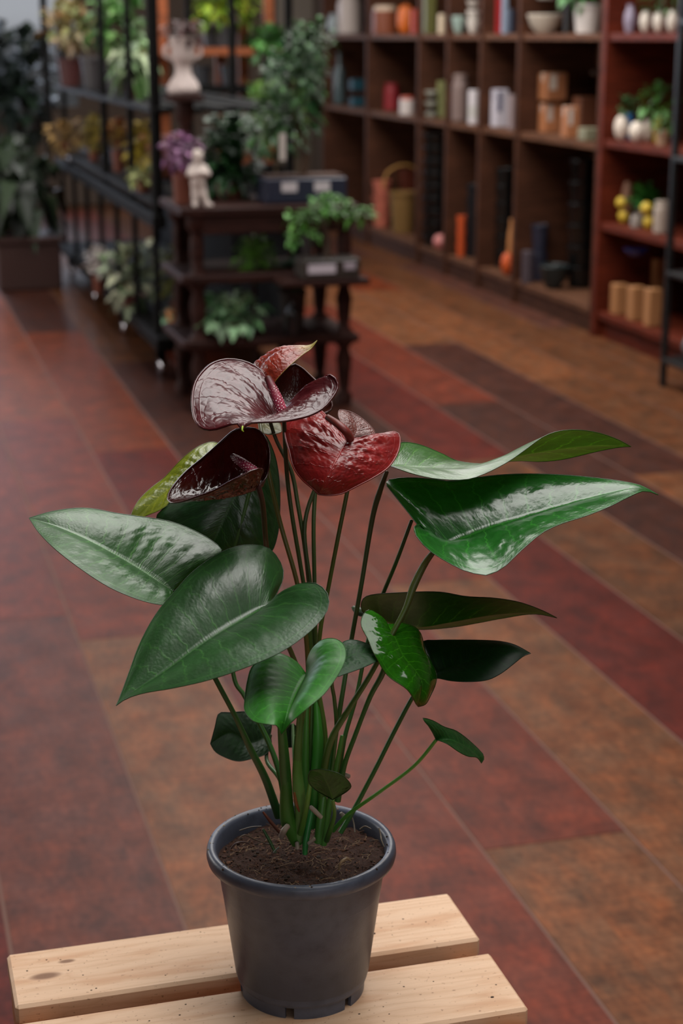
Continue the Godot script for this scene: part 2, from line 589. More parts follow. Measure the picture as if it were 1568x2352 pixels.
	for w: Array in [[Vector3(0.75, 3.10, -1.10), Vector3(2.0, 0.012, 2.7)], [Vector3(1.7, 3.10, -6.8), Vector3(2.1, 0.012, 5.2)], [Vector3(-0.065, 1.59, -13.3), Vector3(3.37, 1.7, 0.012)], [Vector3(0, 1.75, 3.4), Vector3(3.1, 1.82, 0.012)], [Vector3(-3.53, 1.65, -7.0), Vector3(0.012, 1.3, 4.2)]]:  # the pane in the front wall goes with the added fill
		var win := struct("window_%d" % (used.get("pane_count", 0) + 1), box_mesh(w[1], 0.001), glass)
		used["pane_count"] = used.get("pane_count", 0) + 1
		win.position = w[0]
		if w[1].x < 0.1:
			for fz: float in [-1.4, 0.0, 1.4]:
				put(win, "mullion", box_mesh(Vector3(0.07, 1.3, 0.06), 0.003, Vector3(0, 0, fz)), frame)
		elif w[1].y > 1.0:
			for fx: float in [-0.9, 0.0, 0.9]:
				put(win, "mullion", box_mesh(Vector3(0.06, w[1].y, 0.07), 0.003, Vector3(fx, 0, 0)), frame)
			put(win, "transom", box_mesh(Vector3(w[1].x, 0.06, 0.065), 0.003, Vector3(0, 0.35, 0)), frame)
		else:
			for fz: float in [-0.25, 0.25]:
				put(win, "glazing_bar", box_mesh(Vector3(w[1].x, 0.05, 0.035), 0.002, Vector3(0, 0, fz * w[1].z)), frame)

# ---------------------------------------------------------------- generic goods
func forward_depth(p: Vector3) -> float:
	var f := Vector3(-sin(YAW) * cos(PITCH), -sin(PITCH), -cos(YAW) * cos(PITCH))
	return (p - EYE).dot(f)

func pot_profile(r: float, h: float, taper := 0.74) -> Array:
	var k := minf(0.12 * h, 0.02)
	return [Vector2(0, 0), Vector2(r * taper * 0.96, 0), null, Vector2(r * taper * 0.96, 0), Vector2(r * taper, h * 0.02), Vector2(r * 0.93, h - k), null, Vector2(r * 0.93, h - k), Vector2(r, h - k * 0.9), Vector2(r, h - k * 0.1), Vector2(r * 0.97, h), Vector2(r * 0.92, h), Vector2(r * 0.88, h - k), Vector2(r * taper * 0.9, h * 0.12), Vector2(0, h * 0.12)]

func body(kind: String, w: float, h: float) -> ArrayMesh:
	var r := w * 0.5
	match kind:
		"pot": return lathe_mesh(pot_profile(r, h))
		"bowl": return lathe_mesh([Vector2(0, 0), Vector2(r * 0.45, 0), Vector2(r * 0.5, h * 0.06), Vector2(r * 0.8, h * 0.4), Vector2(r, h * 0.95), Vector2(r * 0.98, h), Vector2(r * 0.93, h * 0.95), Vector2(r * 0.7, h * 0.35), Vector2(0, h * 0.15)])
		"jar": return lathe_mesh([Vector2(0, 0), Vector2(r * 0.9, 0), Vector2(r, h * 0.05), Vector2(r, h * 0.72), Vector2(r * 0.94, h * 0.8), Vector2(r * 0.8, h * 0.85), null, Vector2(r * 0.82, h * 0.85), Vector2(r * 0.84, h * 0.86), Vector2(r * 0.84, h * 0.98), Vector2(r * 0.8, h), Vector2(0, h)])
		"vase": return lathe_mesh([Vector2(0, 0), Vector2(r * 0.6, 0), Vector2(r * 0.66, h * 0.03), Vector2(r * 0.98, h * 0.35), Vector2(r, h * 0.5), Vector2(r * 0.85, h * 0.72), Vector2(r * 0.5, h * 0.88), Vector2(r * 0.52, h * 0.97), Vector2(r * 0.6, h), Vector2(r * 0.5, h * 0.98), Vector2(r * 0.4, h * 0.86), Vector2(0, h * 0.8)])
		"bottle": return lathe_mesh([Vector2(0, 0), Vector2(r * 0.95, 0), Vector2(r, h * 0.03), Vector2(r, h * 0.55), Vector2(r * 0.8, h * 0.68), Vector2(r * 0.36, h * 0.78), Vector2(r * 0.34, h * 0.95), Vector2(r * 0.42, h * 0.96), Vector2(r * 0.42, h), Vector2(0, h)])
		"can": return lathe_mesh([Vector2(0, 0), Vector2(r * 0.96, 0), Vector2(r, h * 0.02), Vector2(r, h * 0.97), Vector2(r * 0.97, h), Vector2(r * 0.9, h * 0.99), Vector2(0, h * 0.98)])
		"ball": return lathe_mesh([Vector2(0, 0), Vector2(r * 0.45, h * 0.03), Vector2(r * 0.8, h * 0.18), Vector2(r * 0.98, h * 0.42), Vector2(r, h * 0.55), Vector2(r * 0.86, h * 0.8), Vector2(r * 0.55, h * 0.95), Vector2(r * 0.4, h), Vector2(r * 0.34, h * 0.95), Vector2(0, h * 0.9)])
		"spool": return lathe_mesh([Vector2(0, 0), Vector2(r, 0), Vector2(r, h * 0.14), Vector2(r * 0.8, h * 0.2), Vector2(r * 0.8, h * 0.8), Vector2(r, h * 0.86), Vector2(r, h), Vector2(0, h)])
		"pumpkin":
			var st := new_st()
			for k in 8:
				var a := TAU * k / 8.0
				ball(st, Vector3(cos(a) * r * 0.45, h * 0.46, sin(a) * r * 0.45), Vector3(r * 0.55, h * 0.46, r * 0.55), 8)
			tube(st, PackedVector3Array([Vector3(0, h * 0.8, 0), Vector3(r * 0.05, h * 0.95, 0), Vector3(r * 0.2, h, 0)]), [r * 0.1, r * 0.07], 6)
			return st.commit()
	return box_mesh(Vector3(w, h, w), minf(0.004, w * 0.06), Vector3(0, h * 0.5, 0))

func good(kind: String, called: String, label: String, category: String, at: Vector3, w: float, h: float, c: Color, o := {}) -> Node3D:
	# one object for sale, standing at its base point, with what shows on it as parts
	var t := thing(called, label, category, at, o.get("group", ""), o.get("turn", 0.0))
	var mo: Dictionary = {"tex": o.tex, "tri": o.get("tri", Vector3(6, 6, 6))} if o.has("tex") else {}
	put(t, "body", body(kind, w, h), mat(c, o.get("rough", 0.45), mo))
	if o.has("lid"):
		put(t, "lid", lathe_mesh([Vector2(0, h), Vector2(w * 0.44, h), null, Vector2(w * 0.44, h), Vector2(w * 0.45, h + 0.004), Vector2(w * 0.44, h + w * 0.16), Vector2(w * 0.38, h + w * 0.2), Vector2(0, h + w * 0.2)]), mat(o.lid, 0.4))
	if o.has("band"):
		if kind == "box":
			put(t, "printed_label", box_mesh(Vector3(w * 0.34, h * 0.55, w * 1.004), 0.0005, Vector3(-w * 0.18, h * 0.68, 0)), mat(o.band, 0.6))
			put(t, "tape", box_mesh(Vector3(w * 1.004, h * 0.3, w * 0.2), 0.0005, Vector3(0, h * 0.853, 0)), mat(o.band, 0.6))
		else:
			put(t, "printed_label", lathe_mesh([Vector2(w * 0.503, h * 0.2), Vector2(w * 0.503, h * 0.55)]), mat(o.band, 0.6))
	if o.has("leaves"):
		var l: Dictionary = o.leaves
		var fo := put(t, "foliage", foliage(Vector3(0, h + l.h * 0.45, 0), Vector3(l.w * 0.5, l.h * 0.5, l.w * 0.5), l.n, l.size, l.col, l.get("col2", l.col), l.get("seed", 3)), mat(Color.WHITE, 0.45, {"colors": true}))
		fo.set_meta("kind", "stuff")
	return t

func foliage(at: Vector3, size: Vector3, n: int, leaf_len: float, c1: Color, c2: Color, sd: int, droop := 0.3) -> ArrayMesh:
	# n folded leaves that grow outwards through an egg-shaped crown
	var st := new_st()
	var rng := RandomNumberGenerator.new()
	rng.seed = sd * 131 + n
	for k in n:
		var d := Vector3(rng.randf_range(-1, 1), rng.randf_range(-1, 1), rng.randf_range(-1, 1))
		if d.length() > 1.0: d = d.normalized() * rng.randf()
		var p := at + d * size
		var out := (d + Vector3(0, 0.25, 0) + Vector3(rng.randf_range(-0.6, 0.6), rng.randf_range(-0.5, 0.5), rng.randf_range(-0.6, 0.6))).normalized()
		var side := out.cross(Vector3.UP + Vector3(0.1, 0, 0.13)).normalized()
		var up := side.cross(out).normalized()
		if up.y < 0.0: up = -up
		var l := leaf_len * rng.randf_range(0.6, 1.3)
		var w := l * rng.randf_range(0.26, 0.40)
		var c := c1.lerp(c2, rng.randf()) * rng.randf_range(0.65, 1.25)
		c = lin(Color(clampf(c.r, 0, 1), clampf(c.g, 0, 1), clampf(c.b, 0, 1)))
		var a := p
		var m1 := p + out * l * 0.45 + up * l * 0.06
		var tip := p + out * l - Vector3.UP * l * droop
		for s: float in [-1.0, 1.0]:
			var e := m1 + side * w * s + up * l * 0.10
			var nn := (m1 - a).cross(e - a).normalized()
			if nn.dot(up) < 0.0: nn = -nn
			st.set_color(c)
			tri(st, a, m1, e, nn)
			nn = (tip - m1).cross(e - m1).normalized()
			if nn.dot(up) < 0.0: nn = -nn
			st.set_color(c)
			tri(st, m1, tip, e, nn)
	return st.commit()

const CELLS := [-11.2, -10.17, -9.156, -8.67, -8.16, -7.644, -6.70, -6.635, -5.17]

func in_cell(u: float, v: float, inset: float, px: float) -> Array:
	# base point and width of a thing seen at u, v: as deep in its cell as the upright behind it allows
	var front := on_x(u, v, 3.0)
	var far := -11.2
	for z: float in CELLS:
		if z < front.z: far = z
	var w := px * forward_depth(front) / FOCAL
	var r := w * 0.5
	var deepest := ((far + 0.022 + r) / front.z - 1.0) * 3.0
	var d := clampf(minf(inset, deepest), r + 0.004, maxf(r + 0.004, 0.38 - r))
	var p := on_x(u, v, 3.0 + d)
	p.z = maxf(p.z, far + 0.022 + r)
	return [p, w, d]

func on_shelf(kind: String, called: String, label: String, category: String, b: Array, shelf: float, inset: float, c: Color, o := {}) -> Node3D:
	# b: the thing's outline in the zoomed crop of the shelves; it stands on the board at height shelf
	var z: Array = CROPS["z7"]
	var u: float = z[0] + (b[0] + b[2]) * 0.5 / z[2]
	var cell := in_cell(u, z[1] + b[3] / z[2], inset, (b[2] - b[0]) / z[2])
	var p: Vector3 = cell[0]
	var w: float = cell[1]
	var top := on_x(u, z[1] + b[1] / z[2], 3.0 + cell[2]).y
	p.y = shelf + o.get("lift", 0.0)
	if kind == "box": w *= 0.82
	return good(kind, called, label, category, p, w, maxf(top - p.y, 0.03) if b[1] > 0 else o.get("tall", 0.2), c, o)

func ordinal(k: int) -> String:
	return ["lowest", "second", "third", "fourth", "fifth", "sixth", "seventh", "eighth", "ninth", "tenth", "eleventh", "twelfth"][k]

func pot_stack(n: int, called: String, what: String, where: String, b: Array, shelf: float, inset: float, c: Color, o := {}) -> void:
	var z: Array = CROPS["z7"]
	var u: float = z[0] + (b[0] + b[2]) * 0.5 / z[2]
	var cell := in_cell(u, z[1] + b[3] / z[2], inset, (b[2] - b[0]) / z[2])
	var p: Vector3 = cell[0]
	var w: float = cell[1]
	var top := on_x(u, z[1] + b[1] / z[2], 3.0 + cell[2]).y
	var step := (top - shelf) / n
	for k in n:
		var at := Vector3(p.x, shelf + 0.0005 + k * step, p.z)
		good(o.get("kind", "pot"), called, "%s, %s up the stack %s" % [what, ordinal(k), where], "pot", at, w, step * 0.995, c, {"rough": o.get("rough", 0.25), "group": "%ss stacked %s" % [what, where]})

# ---------------------------------------------------------------- the anthurium
func blade(mid0: PackedVector3Array, left0: PackedVector3Array, right0: PackedVector3Array, o: Dictionary) -> ArrayMesh:
	# A heart-shaped blade: two halves, each spanned by veins from the midrib to its edge, quilted between the veins.
	var n: int = o.get("n", 72)
	var m: int = o.get("m", 18)
	var attach := mid0[0]
	var tip := mid0[mid0.size() - 1]
	var mid := resample(smooth(mid0), n, o.get("power", 1.8))
	var edges := []
	for e: PackedVector3Array in [left0, right0]:
		var p := PackedVector3Array([attach])
		p.append_array(e)
		p.append(tip)
		edges.append(resample(smooth(p), n))
	var ref := (tip - attach).cross(edges[1][n / 2] - edges[0][n / 2]).normalized()
	if ref.dot(Vector3(0, 1, 0.35)) < 0.0: ref = -ref
	var bulge: Array = o.get("bulge", [0.002, 0.002])
	var quilt: float = o.get("quilt", 0.0007)
	var veins: float = o.get("veins", 13.0)
	var nz := noise(FastNoiseLite.TYPE_SIMPLEX_SMOOTH, 1.0, 2, o.get("seed", 1))
	var cols := 2 * m + 1
	var pos := PackedVector3Array()
	pos.resize((n + 1) * cols)
	for i in n + 1:
		var s := float(i) / n
		for j in cols:
			var side := 0 if j < m else 1
			var r := absf(j - m) / float(m)
			var rr := 1.0 - pow(1.0 - r, 1.15)
			var e: Vector3 = edges[side][i]
			var width := mid[i].distance_to(e)
			var env := sin(PI * minf(s * 1.15, 1.0)) * sin(PI * rr)
			var pad := 0.5 - 0.5 * cos(TAU * ((s - 0.03 * rr * rr) * veins + (0.37 if side == 1 else 0.0)))
			var d: float = bulge[side] * sin(PI * rr) * minf(width / 0.03, 1.6)
			d += quilt * env * (pad * (0.6 + 0.8 * nz.get_noise_2d(s * 14.0, j * 0.3 + 9.0)) + 0.7 * nz.get_noise_2d(s * 30.0, rr * 9.0 + side * 5.0))
			d += o.get("wave", 0.0) * rr * rr * sin(s * 17.0 + side * 2.0) * sin(PI * s)
			pos[i * cols + j] = mid[i].lerp(e, rr) + ref * d
	var nor := PackedVector3Array()
	nor.resize(pos.size())
	for i in n + 1:
		for j in cols:
			var i0 := clampi(i - 1, 1, n - 1)
			var i1 := clampi(i + 1, 1, n - 1)
			if i0 == i1: i1 = i0 + 1
			var j0 := maxi(j - 1, 0)
			var j1 := mini(j + 1, cols - 1)
			var ii := clampi(i, 1, n - 1)
			var a := pos[i1 * cols + j] - pos[i0 * cols + j]
			var b := pos[ii * cols + j1] - pos[ii * cols + j0]
			nor[i * cols + j] = a.cross(b).normalized()
	var c0: Color = lin(o.get("col", rgb(44, 92, 40)))
	var ct: Color = lin(o.get("tip", o.get("col", rgb(44, 92, 40))))
	var st := new_st()
	var idx := func(i: int, j: int) -> void:
		var s := float(i) / n
		var r := absf(j - m) / float(m)
		var c := c0.lerp(ct, smoothstep(o.get("tip_from", 0.75), 1.0, s))
		if o.get("kind", "leaf") != "spathe": c = c * 1.65
		c = c * (1.0 + 0.25 * nz.get_noise_2d(s * 3.0, r * 2.0 + (0.0 if j < m else 7.0)))
		c.a = 1.0
		st.set_color(c)
		st.set_uv(Vector2(0.5 + 0.5 * (j - m) / float(m), s))
		st.set_normal(nor[i * cols + j])
		st.add_vertex(pos[i * cols + j])
	for i in n:
		for j in cols - 1:
			for q: Array in [[0, 0], [1, 1], [1, 0], [0, 0], [0, 1], [1, 1]]:
				idx.call(i + q[0], j + q[1])
	# the rolled edge
	for side in 2:
		var rim := PackedVector3Array()
		for i in range(0, n + 1, 2): rim.append(pos[i * cols + (0 if side == 0 else cols - 1)])
		tube(st, rim, [o.get("rim", 0.0003)], 5, c0, ct)
	return st.commit()

func leaf_mat(kind: String, rough: float) -> StandardMaterial3D:
	if kind == "leaf":
		return mat(Color(1, 1, 1), rough, {"tex": "leaf", "bump": "leaf_bump", "relief": 0.026, "colors": true, "back": Color(0.62, 0.70, 0.20), "spec": 0.70})
	if kind == "smooth":
		return mat(Color(1, 1, 1), rough, {"tex": "leaf", "colors": true, "back": Color(0.62, 0.70, 0.20), "spec": 0.48})
	return mat(Color(1, 1, 1), rough, {"tex": "spathe", "bump": "spathe_bump", "relief": 0.085, "colors": true, "back": Color(0.60, 0.16, 0.10), "spec": 0.6})

func leaf(plant: Node3D, called: String, crop: String, mid: Array, left: Array, right: Array, o: Dictionary) -> MeshInstance3D:
	var b := put(plant, called, blade(pts(crop, mid), pts(crop, left), pts(crop, right), o), leaf_mat(o.get("kind", "leaf"), o.get("rough", 0.3)))
	if o.has("label"): b.set_meta("label", o.label)
	if o.has("stalk"):
		stalk(b, o.get("stalk_name", "petiole"), o.stalk, o.get("stalk_r", [5.5, 5.5]), o.get("stalk_col", rgb(58, 84, 38)), o.get("stalk_col2", rgb(52, 104, 44)))
	return b

func stalk(parent: Node3D, called: String, flat: Array, radii: Array, c1: Color, c2: Color) -> MeshInstance3D:
	var r := radii.map(func(x): return x * 0.00029)
	var path := smooth(pts("full", flat), 6)
	return put(parent, called, tube_mesh(path, r, 10, lin(c1), lin(c2)), mat(Color.WHITE, 0.42, {"colors": true}))

func spadix(parent: Node3D, crop: String, flat: Array, radii: Array, c1: Color, c2: Color, dots: float) -> void:
	var r := radii.map(func(x): return x * 0.00029)
	var path := resample(smooth(pts(crop, flat), 8), 24)
	put(parent, "spadix", tube_mesh(path, r, 14, lin(c1), lin(c2)), mat(Color.WHITE, 0.45, {"colors": true}))
	if dots <= 0.0: return
	var st := new_st()
	var rng := RandomNumberGenerator.new()
	rng.seed = 77
	for k in 130:
		var t := 0.04 + dots * k / 130.0
		var f := t * 24.0
		var i := mini(int(f), 23)
		var p := path[i].lerp(path[i + 1], f - i)
		var d := (path[i + 1] - path[i]).normalized()
		var e := d.cross(Vector3.UP).normalized()
		var g := e.cross(d)
		var a := k * 2.39996 + rng.randf_range(-0.15, 0.15)
		var rad: float = lerpf(r[0], r[r.size() - 1], t) * 0.98
		ball(st, p + (e * cos(a) + g * sin(a)) * rad, Vector3.ONE * rng.randf_range(0.00038, 0.00058), 4)
	var o := put(parent, "flower_dots", st.commit(), mat(rgb(236, 214, 214), 0.5))
	o.set_meta("kind", "stuff")

func build_anthurium() -> void:
	var t := thing("potted_anthurium", "anthurium with dark red glossy flowers in a grey plastic pot on the pine stool", "plant", POT)
	build_pot(t)
	var dk := rgb(29, 64, 34)
	# leaves
	leaf(t, "leaf", "z2", [885, 890, 25, 700, 765, 20, 480, 640, 18, 300, 560, 15, 150, 515, 10],
		[940, 860, 20, 1050, 780, 12, 1140, 690, 2, 1090, 632, -6, 1000, 580, -12, 900, 540, -14, 810, 520, -12, 740, 510, -8, 600, 490, -4, 440, 463, -2, 280, 478, 4],
		[900, 925, 45, 870, 960, 65, 800, 957, 70, 700, 930, 72, 560, 870, 70, 420, 780, 60, 290, 680, 45, 200, 590, 25],
		{"seed": 1, "col": rgb(51, 105, 43), "rough": 0.36, "bulge": [0.003, 0.002], "quilt": 0.0009,
		"stalk": [397, 1357, 24, 440, 1450, 24, 495, 1560, 22, 540, 1645, 18, 575, 1720, 12, 610, 1790, 8, 640, 1875, 2], "stalk_r": [5.5, 6, 6, 9, 11], "stalk_col": rgb(40, 71, 32), "stalk_col2": rgb(38, 80, 34)})
	leaf(t, "leaf", "z2", [1385, 960, 70, 1100, 1120, 90, 850, 1300, 105, 700, 1400, 112, 597, 1480, 118],
		[1420, 910, 55, 1455, 830, 45, 1450, 760, 38, 1390, 675, 35, 1300, 652, 38, 1200, 665, 45, 1100, 710, 50, 980, 800, 58, 900, 890, 65, 830, 970, 72, 770, 1060, 80, 710, 1180, 90, 670, 1290, 100, 630, 1400, 110],
		[1420, 935, 75, 1480, 880, 80, 1546, 851, 85, 1624, 851, 90, 1680, 896, 98, 1691, 963, 105, 1658, 1030, 112, 1568, 1120, 122, 1434, 1210, 130, 1254, 1288, 134, 1075, 1348, 134, 896, 1389, 130, 739, 1416, 124, 650, 1445, 120],
		{"seed": 2, "col": rgb(44, 94, 42), "rough": 0.38, "bulge": [0.004, 0.003], "quilt": 0.0004,
		"stalk": [618, 1389, 69, 600, 1450, 60, 620, 1520, 48, 640, 1600, 36, 648, 1700, 26, 656, 1800, 20, 664, 1880, 18], "stalk_r": [5.5, 6, 7, 12, 14]})
	leaf(t, "leaf", "z6", [1120, 230, -45, 900, 650, -40, 760, 950, -38, 640, 1250, -35],
		[1000, 150, -55, 800, 250, -60, 560, 450, -62, 330, 730, -60, 220, 850, -58, 250, 1050, -50, 420, 1200, -42],
		[1150, 140, -50, 1230, 300, -55, 1270, 500, -55, 1280, 750, -52, 1260, 1000, -48, 1180, 1180, -42, 950, 1280, -38],
		{"seed": 3, "col": dk, "rough": 0.34, "bulge": [0.004, 0.003], "quilt": 0.0009,
		"stalk": [600, 1021, -45, 560, 1180, -38, 520, 1350, -32, 535, 1545, -20, 562, 1600, -16, 610, 1690, -10, 640, 1770, -4, 655, 1850, 0], "stalk_r": [5, 5, 6, 8]})
	leaf(t, "leaf", "z6", [720, 330, -95, 450, 520, -85, 200, 720, -75, -20, 930, -65],
		[770, 240, -100, 740, 212, -105, 660, 212, -105, 540, 270, -100, 420, 370, -95, 290, 510, -90, 200, 580, -85, 90, 680, -78, 20, 790, -70],
		[720, 420, -80, 560, 560, -70, 380, 700, -62, 250, 790, -58, 130, 840, -58, 40, 900, -60],
		{"seed": 4, "col": rgb(132, 140, 34), "rough": 0.28, "bulge": [0.003, 0.003], "label": "yellow-green leaf"})
	leaf(t, "leaf", "z3", [490, 575, 30, 720, 480, 25, 850, 440, 22, 1060, 375, 15, 1250, 325, 8, 1370, 305, 4, 1460, 335, 2],
		[410, 460, 22, 340, 370, 12, 285, 300, 6, 275, 283, 4, 300, 266, 0, 390, 260, -6, 480, 266, -8, 560, 275, -9, 650, 262, -9, 780, 247, -8, 920, 243, -7, 1080, 250, -6, 1250, 268, -4, 1380, 292, -1],
		[460, 540, 45, 440, 475, 58, 412, 462, 64, 396, 485, 70, 420, 530, 75, 470, 580, 78, 540, 625, 80, 620, 665, 82, 700, 683, 84, 740, 677, 84, 800, 640, 80, 850, 590, 74, 900, 545, 68, 960, 497, 60, 1040, 460, 52, 1150, 425, 42, 1250, 385, 32, 1330, 345, 20, 1400, 318, 8],
		{"seed": 5, "col": rgb(39, 109, 39), "rough": 0.26, "bulge": [0.003, 0.002], "quilt": 0.0011,
		"stalk": [996, 1266, 31, 975, 1295, 28, 950, 1345, 30, 930, 1400, 34, 890, 1475, 40, 850, 1550, 40, 800, 1630, 34, 760, 1700, 25, 742, 1780, 15, 735, 1870, 10], "stalk_r": [6, 8, 9, 6.5, 6, 6, 7, 8, 9, 10], "stalk_col": rgb(70, 66, 32), "stalk_col2": rgb(67, 112, 43)})
	leaf(t, "leaf", "z3", [285, 205, -10, 450, 215, -15, 600, 228, -18, 720, 210, -18, 830, 172, -18, 1000, 140, -20, 1200, 118, -22, 1342, 125, -25],
		[300, 140, -20, 340, 107, -35, 420, 115, -45, 520, 155, -50, 590, 188, -52, 700, 200, -52, 800, 190, -52, 870, 187, -52, 950, 190, -50, 1050, 180, -45, 1200, 145, -35, 1290, 128, -30],
		[320, 218, 10, 400, 245, 25, 500, 265, 32, 620, 268, 32, 700, 245, 26, 800, 195, 20, 880, 140, 14, 960, 82, 8, 1030, 57, 2, 1110, 52, -4, 1200, 65, -12, 1280, 92, -18],
		{"seed": 6, "col": rgb(58, 111, 33), "rough": 0.34, "bulge": [0.001, 0.001], "quilt": 0.0004,
		"stalk": [888, 1083, -9, 873, 1125, -10, 855, 1190, -12, 830, 1340, -10, 812, 1440, -8, 798, 1520, -5, 785, 1600, 0, 770, 1690, 0, 750, 1790, 5], "stalk_r": [5, 7, 5.5, 5.5, 5.5, 6, 8], "stalk_col": rgb(66, 52, 32), "stalk_col2": rgb(49, 94, 43)})
	leaf(t, "leaf", "z5", [260, 265, -20, 420, 330, -15, 600, 350, -12, 800, 318, -14, 1100, 268, -20, 1350, 255, -26, 1505, 288, -30],
		[215, 255, -15, 200, 200, -5, 225, 150, 5, 300, 130, 12, 450, 120, 15, 620, 113, 15, 750, 118, 12, 900, 145, 8, 1080, 155, 0, 1250, 182, -10, 1400, 235, -20],
		[200, 280, -30, 140, 235, -38, 150, 206, -42, 220, 230, -46, 300, 320, -48, 450, 360, -50, 590, 366, -52, 700, 362, -52, 850, 345, -52, 1000, 318, -50, 1150, 290, -45, 1350, 262, -36],
		{"seed": 7, "col": rgb(38, 68, 27), "rough": 0.45, "bulge": [0.001, 0.001], "quilt": 0.0003, "kind": "smooth",
		"stalk": [945, 1195, -12, 910, 1290, -12, 880, 1362, -26, 858, 1420, -22, 838, 1500, -10, 818, 1600, -4, 790, 1700, 0, 775, 1810, 5], "stalk_r": [4.5, 5, 5, 6], "stalk_col": rgb(62, 78, 36)})
	leaf(t, "leaf", "z5", [380, 330, 30, 430, 430, 42, 480, 540, 50, 570, 650, 55, 610, 740, 56, 580, 880, 58],
		[330, 290, 28, 265, 238, 30, 225, 255, 36, 210, 320, 42, 235, 420, 50, 260, 510, 56, 330, 590, 62, 410, 690, 66, 500, 770, 68, 545, 830, 66],
		[430, 330, 20, 470, 318, 14, 540, 345, 8, 580, 390, 8, 610, 450, 12, 650, 530, 18, 690, 620, 26, 690, 720, 34, 660, 820, 44, 630, 865, 52],
		{"seed": 8, "col": rgb(53, 125, 28), "tip": rgb(104, 78, 40), "tip_from": 0.92, "rough": 0.12, "bulge": [0.004, 0.005], "quilt": 0.0005, "kind": "smooth", "wave": 0.002,
		"stalk": [891, 1434, 29, 884, 1530, 22, 850, 1600, 15, 815, 1690, 12, 790, 1760, 12, 775, 1840, 12], "stalk_r": [5, 7, 5.5, 6, 8], "stalk_col": rgb(53, 82, 36)})
	leaf(t, "leaf", "z5", [20, 620, 60, 150, 530, 55, 300, 530, 50, 400, 565, 48, 480, 605, 46],
		[20, 520, 45, 80, 450, 40, 150, 435, 38, 240, 460, 38, 330, 510, 40, 410, 560, 44],
		[30, 680, 75, 100, 660, 72, 200, 625, 66, 320, 575, 58, 400, 575, 52],
		{"seed": 9, "col": rgb(38, 82, 43), "rough": 0.55, "kind": "smooth", "n": 48,
		"stalk": [767, 1533, 60, 762, 1570, 50, 768, 1610, 36, 772, 1680, 20, 760, 1780, 12], "stalk_r": [4, 4.5, 5]})
	leaf(t, "leaf", "z4", [590, 288, 85, 540, 380, 112, 500, 480, 134, 460, 600, 152],
		[540, 225, 76, 480, 190, 71, 430, 178, 71, 370, 195, 76, 310, 250, 87, 285, 330, 105, 272, 430, 126, 275, 480, 137, 320, 530, 152, 390, 545, 159, 435, 550, 159, 452, 578, 155],
		[592, 240, 78, 610, 180, 71, 650, 125, 68, 700, 104, 73, 750, 110, 81, 785, 140, 90, 793, 190, 103, 780, 240, 116, 740, 310, 130, 680, 390, 144, 610, 450, 155, 540, 510, 159, 500, 550, 157, 478, 580, 155],
		{"seed": 10, "col": rgb(55, 129, 42), "rough": 0.42, "bulge": [0.005, 0.005], "quilt": 0.0003, "kind": "smooth",
		"stalk": [703, 1549, 84, 692, 1600, 62, 688, 1660, 42, 684, 1730, 30, 683, 1800, 26, 690, 1880, 20], "stalk_r": [5, 6, 8, 10, 12, 12], "stalk_col2": rgb(69, 138, 49)})
	leaf(t, "leaf", "z5", [640, 680, 0, 720, 650, 0, 900, 580, 0, 1080, 520, -4, 1220, 500, -8, 1330, 525, -10],
		[600, 560, -20, 610, 450, -25, 700, 437, -28, 850, 435, -28, 1000, 437, -26, 1130, 445, -22, 1230, 470, -16],
		[660, 720, 18, 700, 690, 25, 800, 708, 28, 920, 714, 28, 1040, 702, 24, 1130, 660, 16, 1210, 600, 6, 1280, 545, -4],
		{"seed": 11, "col": rgb(26, 63, 36), "rough": 0.4, "bulge": [0.002, 0.002], "quilt": 0.0004, "kind": "smooth",
		"stalk": [980, 1554, 0, 945, 1605, 0, 900, 1690, 2, 860, 1770, 5, 815, 1855, 8, 782, 1912, 10], "stalk_r": [5, 5.5, 5.5, 6.5], "stalk_col": rgb(51, 89, 38)})
	leaf(t, "leaf", "z4", [405, 600, -50, 300, 640, -45, 200, 590, -42, 97, 645, -35],
		[410, 540, -55, 370, 520, -55, 320, 495, -55, 280, 480, -52, 200, 485, -48, 140, 490, -44, 120, 560, -38],
		[410, 660, -45, 380, 700, -40, 320, 720, -36, 240, 736, -34, 170, 715, -33, 120, 685, -34],
		{"seed": 12, "col": rgb(29, 60, 32), "rough": 0.55, "kind": "smooth", "n": 48,
		"stalk": [621, 1688, -50, 612, 1745, -40, 640, 1785, -25, 668, 1840, -10], "stalk_r": [4, 5, 6, 7], "stalk_col": rgb(44, 56, 32)})
	leaf(t, "leaf", "z4", [520, 545, -60, 508, 600, -58, 500, 665, -55], [490, 550, -60, 478, 600, -58, 486, 650, -55], [540, 560, -60, 540, 620, -58, 520, 660, -55],
		{"seed": 13, "col": rgb(20, 40, 26), "rough": 0.4, "kind": "smooth", "n": 24, "m": 8,
		"stalk": [672, 1663, -60, 676, 1740, -40, 684, 1830, -15], "stalk_r": [4, 5, 6]})
	leaf(t, "leaf", "z4", [1258, 628, 70, 1330, 625, 66, 1400, 655, 62, 1470, 705, 58, 1490, 745, 56],
		[1240, 590, 74, 1215, 550, 78, 1187, 515, 80, 1240, 527, 70, 1300, 560, 60, 1360, 580, 52, 1430, 632, 48, 1502, 706, 50],
		[1280, 632, 80, 1320, 650, 82, 1370, 685, 80, 1420, 710, 74, 1465, 716, 64],
		{"seed": 14, "col": rgb(38, 87, 38), "rough": 0.4, "kind": "smooth", "n": 48, "m": 12,
		"stalk": [1001, 1700, 70, 950, 1760, 62, 870, 1820, 48, 800, 1870, 30, 765, 1908, 18], "stalk_r": [4, 4, 4.5, 5.5], "stalk_col": rgb(80, 143, 47), "stalk_col2": rgb(69, 134, 51)})
